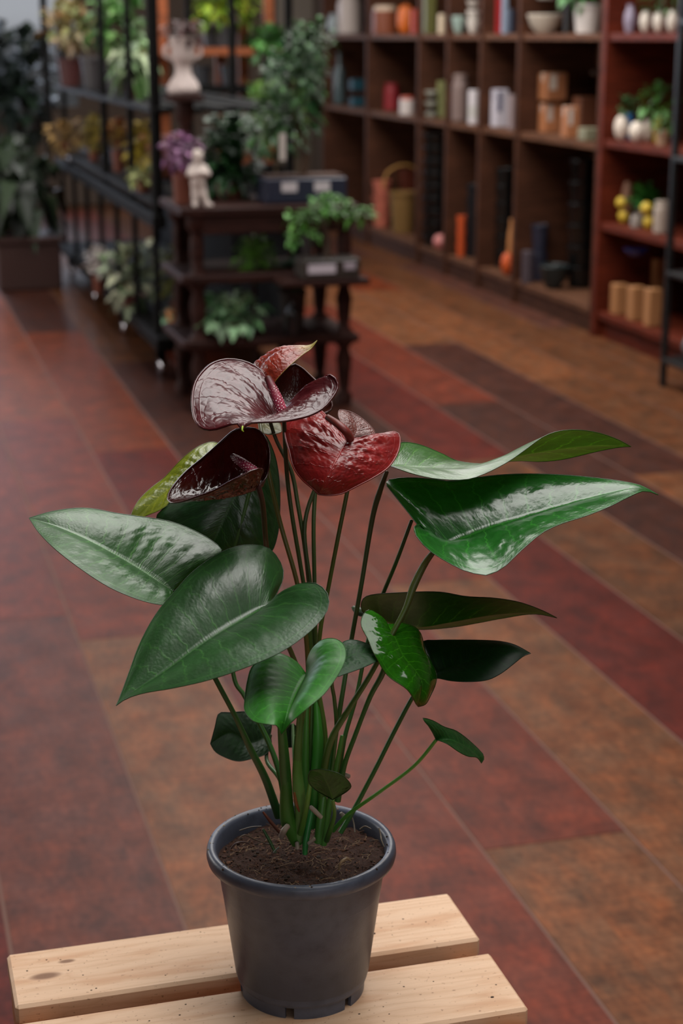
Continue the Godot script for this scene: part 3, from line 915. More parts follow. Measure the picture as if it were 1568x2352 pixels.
	leaf(t, "leaf", "z4", [725, 935, 75, 712, 890, 80, 692, 840, 82, 665, 800, 84, 612, 783, 84],
		[690, 915, 70, 640, 885, 66, 605, 850, 66, 600, 810, 72], [760, 915, 78, 800, 890, 84, 820, 865, 88, 800, 830, 90, 760, 800, 90, 700, 782, 88, 650, 776, 86],
		{"seed": 15, "col": rgb(51, 90, 34), "rough": 0.45, "kind": "smooth", "n": 48, "m": 12,
		"stalk": [764, 1838, 74, 768, 1870, 55, 760, 1900, 40, 750, 1930, 25], "stalk_r": [4, 4.5, 6, 7], "stalk_col": rgb(85, 134, 51)})
	leaf(t, "leaf", "z6", [1130, 40, -40, 1190, 90, -38, 1240, 100, -36, 1295, 115, -34], [1150, 20, -45, 1220, 20, -45, 1280, 50, -42], [1110, 80, -32, 1140, 130, -28, 1200, 142, -28, 1270, 130, -30],
		{"seed": 16, "col": rgb(150, 142, 104), "rough": 0.4, "kind": "smooth", "n": 24, "m": 8, "label": "pale young leaf",
		"stalk": [596, 968, -38, 612, 1065, -2, 643, 1200, 0, 680, 1330, 5, 700, 1440, 5, 708, 1560, 0, 705, 1680, 0, 692, 1800, 5], "stalk_r": [5, 5.5, 5.5, 6, 8], "stalk_col": rgb(84, 84, 36), "stalk_col2": rgb(92, 80, 36)})
	# flowers: each spathe carries its spadix and its stalk
	var f1 := leaf(t, "spathe", "z1", [700, 605, 10, 620, 620, 25, 540, 628, 38, 470, 645, 50, 437, 690, 56],
		[650, 545, 5, 600, 440, -5, 580, 345, -10, 530, 290, -14, 440, 250, -16, 330, 240, -14, 230, 275, -6, 150, 360, 6, 120, 450, 18, 120, 560, 32, 140, 640, 42, 190, 685, 50, 260, 688, 54, 350, 660, 56, 400, 645, 56],
		[735, 575, 12, 770, 510, 17, 800, 467, 20, 850, 458, 22, 900, 430, 22, 960, 360, 20, 1000, 340, 22, 1040, 370, 24, 1050, 420, 27, 1020, 480, 32, 960, 550, 38, 880, 595, 43, 800, 618, 48, 700, 636, 52, 560, 642, 55, 480, 650, 56],
		{"kind": "spathe", "seed": 21, "col": rgb(83, 27, 32), "rough": 0.25, "quilt": 0.0011, "veins": 8.0, "bulge": [0.003, 0.004], "rim": 0.0009, "label": "dark maroon spathe with a glossy quilted surface",
		"stalk_name": "flower_stalk", "stalk": [652, 958, 8, 658, 1080, -5, 670, 1180, -5, 690, 1300, -5, 705, 1400, -5, 715, 1560, -5, 714, 1700, 0, 706, 1830, 5], "stalk_r": [5, 5, 5, 6, 9], "stalk_col": rgb(52, 38, 26), "stalk_col2": rgb(67, 107, 43)})
	spadix(f1, "z1", [700, 600, 22, 665, 500, 20, 600, 355, 12], [13, 12, 8], rgb(168, 56, 84), rgb(70, 28, 28), 0.66)
	stalk(f1, "spathe_tip", [556, 984, 57, 557, 980, 60, 556, 988, 62, 559, 991, 61], [2.5, 1.2], rgb(150, 170, 60), rgb(150, 180, 50))
	var f2 := leaf(t, "spathe", "z1", [535, 1060, 45, 480, 1098, 48, 380, 1125, 50, 250, 1138, 50, 100, 1140, 48, -40, 1140, 42],
		[590, 1000, 30, 612, 900, 20, 612, 830, 12, 600, 780, 8, 570, 720, 4, 520, 685, 0, 450, 680, 0, 380, 700, 2, 300, 770, 6, 200, 860, 12, 100, 940, 20, 30, 1010, 28, -30, 1090, 36],
		[552, 1000, 56, 566, 945, 66, 500, 955, 72, 430, 990, 74, 350, 1030, 74, 250, 1085, 72, 150, 1122, 66, 50, 1155, 58, -15, 1162, 50],
		{"kind": "spathe", "seed": 22, "col": rgb(67, 25, 21), "rough": 0.16, "quilt": 0.0022, "veins": 8.0, "bulge": [-0.006, -0.003], "rim": 0.0007, "label": "cupped blackish red spathe",
		"stalk_name": "flower_stalk", "stalk": [592, 1116, 45, 603, 1160, 42, 611, 1250, 30, 622, 1330, 20, 650, 1450, 10, 690, 1560, 5, 700, 1680, 5, 698, 1820, 8], "stalk_r": [7, 6, 6, 6, 8], "stalk_col": rgb(58, 24, 24), "stalk_col2": rgb(78, 89, 38)})
	spadix(f2, "z1", [515, 965, 44, 450, 915, 40, 375, 862, 30], [12, 11, 7], rgb(166, 50, 84), rgb(64, 22, 24), 0.85)
	var f3 := leaf(t, "spathe", "z1", [1120, 745, 20, 1060, 850, 38, 1000, 960, 48, 950, 1050, 50, 930, 1108, 46],
		[1085, 735, 12, 1050, 680, 5, 1000, 630, 0, 940, 565, -5, 860, 540, -8, 770, 580, -5, 710, 650, 0, 715, 740, 8, 740, 830, 18, 765, 930, 28, 820, 1010, 36, 880, 1062, 42],
		[1160, 745, 15, 1250, 740, 5, 1350, 715, -2, 1420, 705, -4, 1450, 740, 0, 1440, 830, 10, 1380, 930, 24, 1280, 1000, 34, 1180, 1052, 40, 1080, 1102, 44, 1000, 1114, 46],
		{"kind": "spathe", "seed": 23, "col": rgb(143, 34, 33), "rough": 0.32, "quilt": 0.0020, "veins": 9.0, "bulge": [0.0015, 0.0015], "rim": 0.0006, "label": "bright blood-red spathe",
		"stalk_name": "flower_stalk", "stalk": [800, 1006, 18, 805, 1080, 0, 797, 1130, 2, 775, 1240, 5, 750, 1370, 5, 735, 1450, 5, 728, 1560, 0, 745, 1680, 0, 748, 1800, 5], "stalk_r": [5, 5, 5, 6, 8], "stalk_col": rgb(70, 58, 28), "stalk_col2": rgb(82, 112, 43)})
	spadix(f3, "z1", [1130, 750, 25, 1105, 705, 32, 1050, 655, 30, 985, 612, 22], [10, 9, 7], rgb(116, 40, 34), rgb(96, 44, 34), 0.0)
	leaf(t, "spathe", "z1", [1150, 740, -20, 1170, 690, -25, 1160, 640, -30, 1120, 572, -35], [1110, 720, -20, 1075, 650, -24, 1055, 600, -30, 1060, 567, -34, 1090, 565, -36], [1240, 725, -22, 1290, 712, -26, 1250, 655, -30, 1180, 600, -34],
		{"kind": "spathe", "seed": 24, "col": rgb(118, 66, 56), "rough": 0.28, "n": 40, "m": 12, "quilt": 0.0008, "bulge": [0.002, 0.002], "label": "brownish spathe behind the red one",
		"stalk_name": "flower_stalk", "stalk": [811, 1004, -20, 745, 1080, -25, 700, 1200, -14, 712, 1340, -10, 722, 1450, -10, 728, 1580, -8, 735, 1700, 0, 730, 1830, 5], "stalk_r": [4.5, 5, 5, 6, 8], "stalk_col": rgb(48, 40, 28), "stalk_col2": rgb(67, 100, 43)})
	leaf(t, "spathe", "z1", [560, 420, -25, 545, 330, -28, 600, 235, -28, 690, 175, -26, 800, 158, -25, 870, 150, -25, 918, 118, -25],
		[500, 380, -40, 500, 290, -45, 590, 225, -45, 690, 170, -42, 800, 155, -35, 870, 150, -30],
		[620, 420, -8, 660, 365, -6, 720, 300, -8, 770, 255, -12, 830, 205, -18, 880, 170, -22],
		{"kind": "spathe", "seed": 25, "col": rgb(150, 52, 34), "tip": rgb(176, 172, 74), "tip_from": 0.7, "rough": 0.36, "quilt": 0.0008, "bulge": [0.004, 0.006], "power": 1.2, "n": 56, "m": 14, "label": "rolled orange-red spathe with a green tip",
		"stalk_name": "flower_stalk", "stalk": [600, 890, -25, 630, 1000, -30, 668, 1080, -22, 684, 1160, -16, 700, 1260, -14, 712, 1380, -12, 720, 1560, -8, 722, 1700, 0], "stalk_r": [4, 5, 5, 6], "stalk_col": rgb(54, 40, 28), "stalk_col2": rgb(67, 100, 43)})
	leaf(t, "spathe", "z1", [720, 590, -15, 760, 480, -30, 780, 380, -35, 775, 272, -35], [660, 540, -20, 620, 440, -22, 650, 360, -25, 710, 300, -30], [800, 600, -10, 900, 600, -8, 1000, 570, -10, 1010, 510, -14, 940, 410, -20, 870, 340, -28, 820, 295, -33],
		{"kind": "spathe", "seed": 26, "col": rgb(70, 32, 22), "rough": 0.35, "quilt": 0.0005, "bulge": [-0.004, -0.006], "n": 48, "m": 12, "rim": 0.0009, "label": "shadowed inside of a spathe, shade put into its brown",  # inside lies in shadow; the shade is put into this brown
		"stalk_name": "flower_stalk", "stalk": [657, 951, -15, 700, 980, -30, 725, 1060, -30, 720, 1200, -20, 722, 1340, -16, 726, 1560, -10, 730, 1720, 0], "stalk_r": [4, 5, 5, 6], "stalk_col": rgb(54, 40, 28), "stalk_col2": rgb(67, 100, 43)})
	# thick bases of the shoots, dead sheaths and cut root stubs
	for b: Array in [
		[[648, 1660, 20, 656, 1760, 20, 658, 1850, 20, 664, 1890, 20, 684, 1935, 18], [7, 11, 17, 20, 17], rgb(56, 94, 36), rgb(69, 125, 43)],
		[[684, 1690, 30, 683, 1770, 28, 686, 1815, 27, 690, 1870, 22, 684, 1930, 20], [8, 12, 15, 13, 12], rgb(67, 138, 47), rgb(120, 158, 90)],
		[[712, 1800, 34, 706, 1840, 36, 698, 1880, 30, 690, 1915, 25], [5, 6, 7, 8], rgb(96, 134, 54), rgb(78, 129, 47)],
		[[706, 1560, 0, 702, 1700, 8, 700, 1800, 12, 704, 1900, 12], [3, 8, 12, 12], rgb(62, 107, 41), rgb(51, 112, 43)],
		[[724, 1580, -4, 730, 1700, 5, 722, 1800, 10, 716, 1900, 10], [4, 14, 13, 11], rgb(62, 134, 47), rgb(44, 103, 38)],
		[[786, 1690, 4, 768, 1790, 8, 752, 1870, 12, 742, 1940, 14], [5, 8, 9, 9], rgb(88, 130, 56), rgb(67, 120, 45)],
		[[742, 1830, 12, 735, 1890, 18, 730, 1935, 20], [9, 11, 10], rgb(67, 116, 43), rgb(62, 112, 43)],
		[[716, 1860, 20, 703, 1925, 26, 700, 1962, 28], [7, 8, 6], rgb(40, 112, 54), rgb(44, 123, 54)],
		[[604, 1905, 12, 618, 1930, 14, 632, 1958, 16], [3, 4, 4], rgb(44, 80, 38), rgb(56, 89, 43)],
	]:
		stalk(t, "stem", b[0], b[1], b[2], b[3])
	for b: Array in [
		[[646, 1923, 30, 652, 1908, 32, 662, 1896, 30], [6.5, 8, 6.5]], [[712, 1853, 34, 722, 1862, 34, 738, 1878, 34], [5, 6, 5]],
		[[682, 1935, 26, 683, 1950, 28], [5, 5]], [[708, 1938, 30, 722, 1926, 30], [4.5, 5.5]], [[784, 1776, 10, 802, 1784, 10], [5, 6]], [[782, 1868, 4, 788, 1874, 4], [5, 6]],
	]:
		var s := stalk(t, "root_stub", b[0], b[1], rgb(134, 124, 116), rgb(150, 134, 116))
		s.set_meta("label", "grey cut root stub")
	stalk(t, "dead_sheath", [604, 1865, 6, 622, 1888, 10, 645, 1915, 14], [2.5, 4.5, 4], rgb(110, 52, 32), rgb(84, 44, 28))
	stalk(t, "dead_sheath", [676, 1820, 36, 680, 1845, 36, 687, 1864, 34], [2, 4, 2], rgb(130, 84, 40), rgb(100, 50, 26))
	for part in t.get_children():   # the parts are laid out in world metres
		part.position = -POT

func build_pot(t: Node3D) -> void:
	var plastic := mat(rgb(80, 86, 101), 0.40, {"tex": "scuff", "tri": Vector3(7, 7, 7), "bump": "scuff_bump", "relief": 0.006})
	var st := new_st()
	var y := 0.1135
	lathe(st, [Vector2(0.0450, 0.0085), Vector2(0.0463, 0.0100), Vector2(0.0470, 0.0120), Vector2(0.0556, 0.0790), Vector2(0.0562, 0.0796), Vector2(0.0566, 0.0806), Vector2(0.0594, 0.1020), null,
		Vector2(0.0594, 0.1020), Vector2(0.0640, 0.1026), Vector2(0.0662, 0.1040), Vector2(0.0669, 0.1070), Vector2(0.0666, 0.1105), Vector2(0.0655, 0.1130), Vector2(0.0635, y), Vector2(0.0612, 0.1130), Vector2(0.0600, 0.1110), Vector2(0.0590, 0.1050), Vector2(0.0570, 0.0850), Vector2(0.0480, 0.0160), Vector2(0.0, 0.0150), null,
		Vector2(0.0, 0.0090), Vector2(0.0450, 0.0085)], 96, POT)
	put(t, "pot", st.commit(), plastic).set_meta("label", "dark grey plastic nursery pot")
	# the foot ring, with its drainage slots left open
	var foot := new_st()
	var cuts := [2.02, 3.15, 4.2, 5.25, 0.02, 1.02]
	cuts.sort()
	for k in cuts.size():
		var a: float = cuts[k] + 0.07
		var b: float = (cuts[k + 1] if k + 1 < cuts.size() else cuts[0] + TAU) - 0.07
		lathe(foot, [Vector2(0.0420, 0.0), Vector2(0.0446, 0.0), null, Vector2(0.0446, 0.0), Vector2(0.0452, 0.0088), null, Vector2(0.0430, 0.0090), Vector2(0.0420, 0.0)], 12, POT, a, b)
		for e: float in [a, b]:
			var c := Vector3(cos(e), 0, sin(e))
			quad(foot, POT + c * 0.042, POT + c * 0.0446, POT + c * 0.0452 + Vector3(0, 0.0088, 0), POT + c * 0.043 + Vector3(0, 0.009, 0), Vector3(-sin(e), 0, cos(e)) * (-1.0 if e == a else 1.0))
	put(t, "foot_ring", foot.commit(), plastic)
	# soil: a lumpy surface, crumbs, fibres and dry roots
	var nz := noise(FastNoiseLite.TYPE_SIMPLEX_SMOOTH, 1.0, 4, 40)
	var soil := new_st()
	var height := func(x: float, z: float) -> float:
		var r := sqrt(x * x + z * z)
		return 0.1035 + 0.0022 * nz.get_noise_2d(x * 60.0, z * 60.0) + 0.0016 * nz.get_noise_2d(x * 260.0, z * 260.0) + 0.0035 * clampf(z / 0.06, -1.0, 1.0) + 0.004 * exp(-r * r / 0.0004)
	var P := func(i: int, k: int) -> Vector3:
		var r := 0.0588 * i / 40.0
		var a := TAU * k / 110.0
		return POT + Vector3(cos(a) * r, height.call(cos(a) * r, sin(a) * r), sin(a) * r)
	soil.set_smooth_group(0)
	for i in 40:
		for k in 110:
			for q: Array in [[0, 0], [1, 0], [1, 1], [0, 0], [1, 1], [0, 1]]:
				soil.add_vertex(P.call(i + q[0], k + q[1]))
	soil.generate_normals()
	var ground := put(t, "soil", soil.commit(), mat(rgb(214, 190, 176), 0.95, {"tex": "soil", "tri": Vector3(24, 24, 24), "bump": "soil_bump", "relief": 0.10, "world": true}))
	ground.set_meta("label", "dark brown peaty potting soil")
	var rng := RandomNumberGenerator.new()
	rng.seed = 5
	var crumbs := new_st()
	for k in 900:
		var a := rng.randf() * TAU
		var r := 0.058 * sqrt(rng.randf())
		var p := Vector3(cos(a) * r, 0, sin(a) * r)
		p.y = height.call(p.x, p.z)
		var s := rng.randf_range(0.0004, 0.0013)
		var c := [rgb(48, 30, 21), rgb(66, 42, 30), rgb(34, 22, 16), rgb(92, 60, 42)][rng.randi() % 4] as Color
		ball(crumbs, POT + p, Vector3(s * rng.randf_range(0.6, 1.6), s * 0.6, s * rng.randf_range(0.6, 1.6)), 3, lin(c))
	for k in 60:
		var a := rng.randf() * TAU
		var r := rng.randf_range(0.059, 0.066)
		ball(crumbs, POT + Vector3(cos(a) * r, 0.1130, sin(a) * r), Vector3.ONE * rng.randf_range(0.0003, 0.0009), 3, lin([rgb(48, 30, 21), rgb(150, 128, 100)][rng.randi() % 2]))
	put(ground, "crumbs", crumbs.commit(), mat(Color.WHITE, 0.95, {"colors": true})).set_meta("kind", "stuff")
	var fib := new_st()
	for k in 260:
		var a := rng.randf() * TAU
		var r := 0.055 * sqrt(rng.randf())
		var p := Vector3(cos(a) * r, 0, sin(a) * r)
		var path := PackedVector3Array()
		var dir := Vector3(rng.randf_range(-1, 1), 0, rng.randf_range(-1, 1)).normalized()
		var long := rng.randf_range(0.003, 0.012)
		for i in 4:
			var q := p + dir * long * i / 3.0 + Vector3(rng.randf_range(-1, 1), 0, rng.randf_range(-1, 1)) * 0.0008
			q.y = height.call(q.x, q.z) + 0.0006 + rng.randf() * 0.0012
			path.append(POT + q)
		var c := [rgb(112, 82, 60), rgb(150, 124, 96), rgb(88, 56, 40)][rng.randi() % 3] as Color
		tube(fib, path, [0.00016], 4, lin(c), lin(c))
	put(ground, "fibres", fib.commit(), mat(Color.WHITE, 0.9, {"colors": true})).set_meta("kind", "stuff")
	for b: Array in [
		[[548, 1926, 20, 562, 1918, 18, 585, 1928, 14, 612, 1938, 12, 630, 1940, 12], [2.5, 3, 2], rgb(132, 112, 92)],
		[[530, 1950, 25, 540, 1938, 25, 558, 1934, 22, 572, 1938, 20], [3.5, 3.5, 2.5], rgb(104, 76, 70)],
		[[870, 1902, 5, 874, 1918, 8, 876, 1930, 12, 882, 1945, 15], [2.5, 3, 2.5], rgb(176, 158, 134)],
		[[806, 1870, -20, 812, 1890, -16, 815, 1912, -10], [2.5, 3, 3], rgb(140, 126, 108)],
		[[826, 1905, -5, 838, 1898, -5, 852, 1904, -2], [3, 3, 2], rgb(146, 124, 100)],
		[[778, 1998, 45, 782, 1982, 46, 795, 1972, 44, 806, 1978, 42], [4, 6, 3.5], rgb(190, 158, 118)],
		[[628, 1958, 32, 640, 1946, 34], [3, 3.5], rgb(170, 178, 160)],
		[[550, 1908, -5, 575, 1900, -8, 600, 1898, -10], [3, 2.5, 2], rgb(108, 88, 70)],
	]:
		stalk(t, "dry_root", b[0], b[1].map(func(x): return x * 0.6), b[2].darkened(0.25), b[2].darkened(0.35))

# ---------------------------------------------------------------- shelving on the right
func build_shelving() -> void:
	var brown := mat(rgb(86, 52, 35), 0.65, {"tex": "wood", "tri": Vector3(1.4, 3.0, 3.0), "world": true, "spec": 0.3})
	var board := mat(rgb(116, 78, 56), 0.65, {"tex": "wood", "tri": Vector3(1.4, 3.0, 3.0), "world": true, "spec": 0.3})  # paler than the uprights: light on the shelf tops put into the colour
	var t := thing("open_shelving", "long dark brown open shelving with tall cells along the shop wall", "shelving", Vector3(3.0, 0, -8.94))
	var zs := [-11.2, -10.17, -9.156, -8.67, -8.16, -7.644, -6.70]
	for k in zs.size():
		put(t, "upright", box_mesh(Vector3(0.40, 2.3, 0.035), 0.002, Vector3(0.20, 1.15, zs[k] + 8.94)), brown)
	for k in zs.size() - 1:
		var long: float = zs[k + 1] - zs[k] - 0.036
		var mid: float = (zs[k] + zs[k + 1]) * 0.5 + 8.94
		for y: float in [0.095, 0.80, 1.25, 1.75, 2.27]:
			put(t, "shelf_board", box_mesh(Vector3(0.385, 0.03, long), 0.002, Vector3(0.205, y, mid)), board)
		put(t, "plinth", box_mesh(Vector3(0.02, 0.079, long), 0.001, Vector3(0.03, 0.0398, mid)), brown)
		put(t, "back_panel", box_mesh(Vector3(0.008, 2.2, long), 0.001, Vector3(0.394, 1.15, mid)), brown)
	var red := mat(rgb(112, 45, 26), 0.55, {"tex": "wood", "tri": Vector3(1.4, 3.0, 3.0), "world": true, "spec": 0.3})
	t = thing("open_bookcase", "reddish mahogany bookcase standing at the end of the dark brown shelving", "shelving", Vector3(3.0, 0, -5.9))
	for z: float in [-6.655, -5.15]:
		put(t, "side_panel", box_mesh(Vector3(0.42, 2.3, 0.04), 0.002, Vector3(0.20, 1.15, z + 5.9)), red)
	for y: float in [0.095, 0.475, 0.82, 1.25, 1.75, 2.28]:
		put(t, "shelf_board", box_mesh(Vector3(0.40, 0.03, 1.46), 0.002, Vector3(0.20, y, -0.0025)), red)
	put(t, "plinth", box_mesh(Vector3(0.02, 0.079, 1.46), 0.001, Vector3(0.03, 0.0398, -0.0025)), red)
	put(t, "back_panel", box_mesh(Vector3(0.008, 2.2, 1.46), 0.001, Vector3(0.404, 1.15, -0.0025)), red)

	var U := 1.266
	var M := 0.816
	var L := 0.111
	# upper boards
	on_shelf("vase", "vase", "slim pale blue vase at the far end of the upper shelf", "vase", [20, 60, 72, 160], U, 0.10, rgb(150, 160, 162))
	on_shelf("jar", "storage_jar", "large pinkish white jar beside the slim pale blue vase", "jar", [62, 0, 172, 160], U, 0.16, rgb(190, 176, 168), {"tall": 0.26})
	on_shelf("can", "log_cushion", "brown log-shaped tub with a cream top beside the orange pumpkin", "tub", [215, 48, 330, 128], U, 0.10, rgb(126, 66, 40), {"lid": rgb(196, 170, 146)})
	on_shelf("pumpkin", "pumpkin", "orange ornamental pumpkin on the upper shelf", "pumpkin", [322, 12, 400, 105], U, 0.14, rgb(200, 98, 28))
	on_shelf("box", "gift_box", "small red box beside the orange pumpkin", "box", [385, 40, 412, 118], U, 0.06, rgb(170, 58, 34))
	on_shelf("box", "patterned_box", "tall olive green patterned box on the upper shelf", "box", [435, 0, 492, 145], U, 0.12, rgb(128, 126, 66), {"tall": 0.3, "tex": "weave", "tri": Vector3(9, 9, 9)})
	on_shelf("can", "candle", "cream pillar candle beside the olive patterned box", "candle", [502, 62, 536, 142], U, 0.06, rgb(206, 186, 158))
	on_shelf("bowl", "bowl", "small pale teal bowl on the upper shelf", "bowl", [562, 70, 622, 118], U, 0.10, rgb(150, 170, 160))
	for k in 3:
		on_shelf("bowl", "cup", "white cup with teal base, %s from the bottom of its stack" % ["first", "second", "third"][k], "cup", [626, 84 - k * 40, 686, 125 - k * 40], U, 0.10, rgb(214, 206, 196), {"lift": k * 0.066, "tall": 0.065, "group": "white cups stacked on the upper shelf"})
	on_shelf("box", "book", "red book standing on the upper shelf", "book", [752, 0, 778, 128], U, 0.08, rgb(164, 30, 34), {"tall": 0.24})
	on_shelf("box", "book", "pale blue and white book beside the red one", "book", [778, 0, 804, 124], U, 0.09, rgb(150, 166, 186), {"tall": 0.22})
	on_shelf("can", "tin", "dark navy tin beside the pale blue book", "tin", [804, 40, 836, 128], U, 0.06, rgb(40, 48, 66))
	on_shelf("bowl", "bowl", "wide cream bowl stacked below a white bowl", "bowl", [886, 62, 1046, 134], U, 0.12, rgb(192, 180, 164))
	on_shelf("bowl", "bowl", "wide white bowl resting on a cream bowl", "bowl", [886, 0, 1046, 66], U, 0.12, rgb(212, 208, 202), {"lift": 0.152, "tall": 0.14})
	on_shelf("can", "canister", "black canister between the bowls and the white planter", "canister", [1048, 0, 1080, 135], U, 0.10, rgb(30, 28, 28), {"tall": 0.26})
	on_shelf("pot", "planter", "white ceramic planter with trailing green leaves on the upper shelf", "planter", [1082, 20, 1216, 146], U, 0.12, rgb(208, 200, 194), {"leaves": {"w": 0.26, "h": 0.14, "n": 90, "size": 0.05, "col": rgb(60, 110, 50)}})
	on_shelf("vase", "figurine", "lilac grey figurine vase in the mahogany bookcase", "figurine", [1308, 20, 1362, 138], U, 0.08, rgb(150, 140, 158))
	for k in 3:
		var x: int = [1378, 1436, 1494][k]
		on_shelf("ball", "face_planter", ["round white face planter beside the lilac figurine", "round white face planter between two others", "round white face planter beside the black metal stand"][k], "planter", [x, 45, x + 50, 138], U, 0.06, rgb(214, 204, 190), {"leaves": {"w": 0.05, "h": 0.09, "n": 40, "size": 0.03, "col": rgb(58, 92, 44), "seed": k}})
	# middle boards
	on_shelf("bottle", "bottle", "tall grey-green glass bottle on the middle shelf", "bottle", [46, 225, 100, 505], M, 0.10, rgb(70, 84, 86), {"rough": 0.15})
	for k in 2:
		on_shelf("box", "teal_box", ["dark teal box under another with a tan lid", "dark teal box with a tan lid on another"][k], "box", [115, 422 - k * 78, 186, 505 - k * 78], M, 0.10, rgb(24, 66, 78), {"lift": k * 0.102, "tall": 0.1})
	on_shelf("jar", "jar", "squat dark red jar on the middle shelf", "jar", [264, 362, 336, 492], M, 0.16, rgb(140, 36, 42))
	on_shelf("can", "candle", "white candle in front of the dark red jar, with a red top", "candle", [334, 432, 400, 520], M, 0.05, rgb(206, 194, 188), {"lid": rgb(176, 76, 58)})
	for k in 3:
		on_shelf("bowl", "bowl", "pale grey-green bowl, %s from the bottom of its stack" % ["first", "second", "third"][k], "bowl", [444, 494 - k * 46, 502, 540 - k * 46], M, 0.08, rgb(176, 178, 164), {"lift": k * 0.058, "tall": 0.057, "group": "pale bowls stacked on the middle shelf"})
	on_shelf("box", "tin_box", "tall olive tin beside the stack of pale bowls", "tin", [496, 352, 538, 530], M, 0.14, rgb(140, 142, 92))
	on_shelf("jar", "jar", "tall taupe jar on the middle shelf", "jar", [560, 322, 632, 540], M, 0.12, rgb(120, 100, 94))
	on_shelf("can", "candle", "tall slim white candle beside the taupe jar", "candle", [632, 392, 682, 556], M, 0.05, rgb(206, 198, 200), {"band": rgb(190, 186, 180)})
	on_shelf("box", "white_box", "white box with navy print on the middle shelf", "box", [732, 388, 806, 522], M, 0.08, rgb(196, 190, 198), {"band": rgb(60, 62, 92)})
	on_shelf("can", "tin", "mauve grey tin beside the white box", "tin", [806, 412, 838, 536], M, 0.05, rgb(150, 132, 132))
	var card := rgb(170, 110, 72)
	on_shelf("box", "cardboard_box", "cardboard box under another box with a white label", "box", [938, 452, 1032, 592], M, 0.16, card, {"band": rgb(190, 176, 164)})
	on_shelf("box", "cardboard_box", "cardboard box with a white label, set on top of another box", "box", [938, 318, 1060, 452], M, 0.16, rgb(150, 96, 62), {"lift": 0.146, "tall": 0.14, "band": rgb(186, 174, 160)})
	on_shelf("box", "cardboard_box", "cardboard box with white tape standing near the shelf's edge", "box", [1036, 462, 1112, 618], M, 0.06, card, {"band": rgb(196, 186, 176)})
	on_shelf("box", "cardboard_box", "large dark cardboard box at the back of the middle shelf", "box", [1080, 420, 1200, 600], M, 0.26, rgb(110, 66, 46))
	on_shelf("box", "patterned_box", "small green and white patterned box on the middle shelf", "box", [1110, 556, 1206, 652], M, 0.05, rgb(176, 172, 140), {"tex": "weave", "tri": Vector3(12, 12, 12)})
	on_shelf("ball", "glass_bauble", "shiny dark glass bauble on top of the dark cardboard box", "bauble", [1160, 385, 1204, 425], M, 0.26, rgb(70, 56, 50), {"lift": 0.262, "tall": 0.06, "rough": 0.05})
	for q: Array in [[1266, 502, 1332, 592, 0.10, "white round shell pot beside a blue one"], [1330, 530, 1402, 622, 0.05, "white round shell pot at the shelf's front edge"], [1392, 518, 1442, 592, 0.12, "white round shell pot beside a yellow cup"]]:
		on_shelf("ball", "shell_pot", q[5], "pot", [q[0], q[1], q[2], q[3]], 0.836, q[4], rgb(222, 208, 192))
	on_shelf("pot", "small_pot", "bright blue small pot with green leaves in the mahogany bookcase", "pot", [1310, 494, 1352, 560], 0.836, 0.15, rgb(40, 110, 170), {"leaves": {"w": 0.10, "h": 0.08, "n": 50, "size": 0.03, "col": rgb(50, 92, 44)}})
	on_shelf("pot", "small_pot", "yellow small pot with a tall green plant in the mahogany bookcase", "pot", [1436, 508, 1474, 580], 0.836, 0.14, rgb(196, 170, 50), {"leaves": {"w": 0.14, "h": 0.14, "n": 90, "size": 0.04, "col": rgb(70, 118, 50)}})
	on_shelf("pot", "small_pot", "beige small pot beside the black metal stand", "pot", [1444, 566, 1508, 642], 0.836, 0.05, rgb(168, 136, 110), {"leaves": {"w": 0.10, "h": 0.08, "n": 40, "size": 0.03, "col": rgb(76, 120, 56)}})
	# lower boards
	pot_stack(3, "terracotta_pot", "pinkish terracotta pot", "beside the golden basket", [214, 785, 300, 1012], L, 0.10, rgb(190, 104, 82), {"rough": 0.8})
	var g := on_shelf("pot", "wicker_basket", "golden woven basket on the bottom shelf", "basket", [284, 832, 418, 1052], L, 0.12, rgb(160, 118, 56), {"rough": 0.8, "tex": "weave", "tri": Vector3(14, 14, 14)})
	put(g, "handle", tube_mesh(smooth(PackedVector3Array([Vector3(-0.13, 0.27, 0), Vector3(-0.1, 0.36, 0), Vector3(0, 0.40, 0), Vector3(0.1, 0.36, 0), Vector3(0.13, 0.27, 0)])), [0.008]), mat(rgb(150, 108, 50), 0.8))
	on_shelf("box", "brown_box", "reddish brown box behind the golden basket", "box", [330, 735, 402, 1000], L, 0.30, rgb(96, 42, 26))
	pot_stack(9, "nursery_pot", "glossy black pot", "beside the golden basket", [402, 575, 532, 1085], L, 0.16, rgb(20, 22, 22), {"rough": 0.12})
	on_shelf("ball", "round_pot", "pink round pot in front of the tall black stack", "pot", [480, 1020, 544, 1092], L, 0.05, rgb(196, 120, 114))
	pot_stack(3, "orange_pot", "orange pot", "in the narrow cell beside the dark pots", [580, 938, 622, 1132], L, 0.06, rgb(206, 86, 40), {"rough": 0.5})
	pot_stack(5, "planter_pot", "dark slate pot", "in the narrow cell beside the orange pots", [618, 800, 684, 1150], L, 0.12, rgb(28, 32, 36), {"rough": 0.2})
	pot_stack(6, "black_pot", "small black pot", "beside the tall orange vase", [742, 730, 832, 1112], L, 0.16, rgb(22, 24, 24), {"rough": 0.12})
	on_shelf("vase", "vase", "tall tan vase behind the round orange pot", "vase", [800, 950, 838, 1190], L, 0.08, rgb(190, 128, 76))
	on_shelf("ball", "round_pot", "round orange pot in front of the tall tan vase", "pot", [774, 1100, 830, 1205], L, 0.04, rgb(206, 90, 40))
	pot_stack(2, "tray_pot", "wide dark blue pot", "at the side of the wide cell", [900, 975, 980, 1200], L, 0.22, rgb(44, 46, 60), {"rough": 0.2})
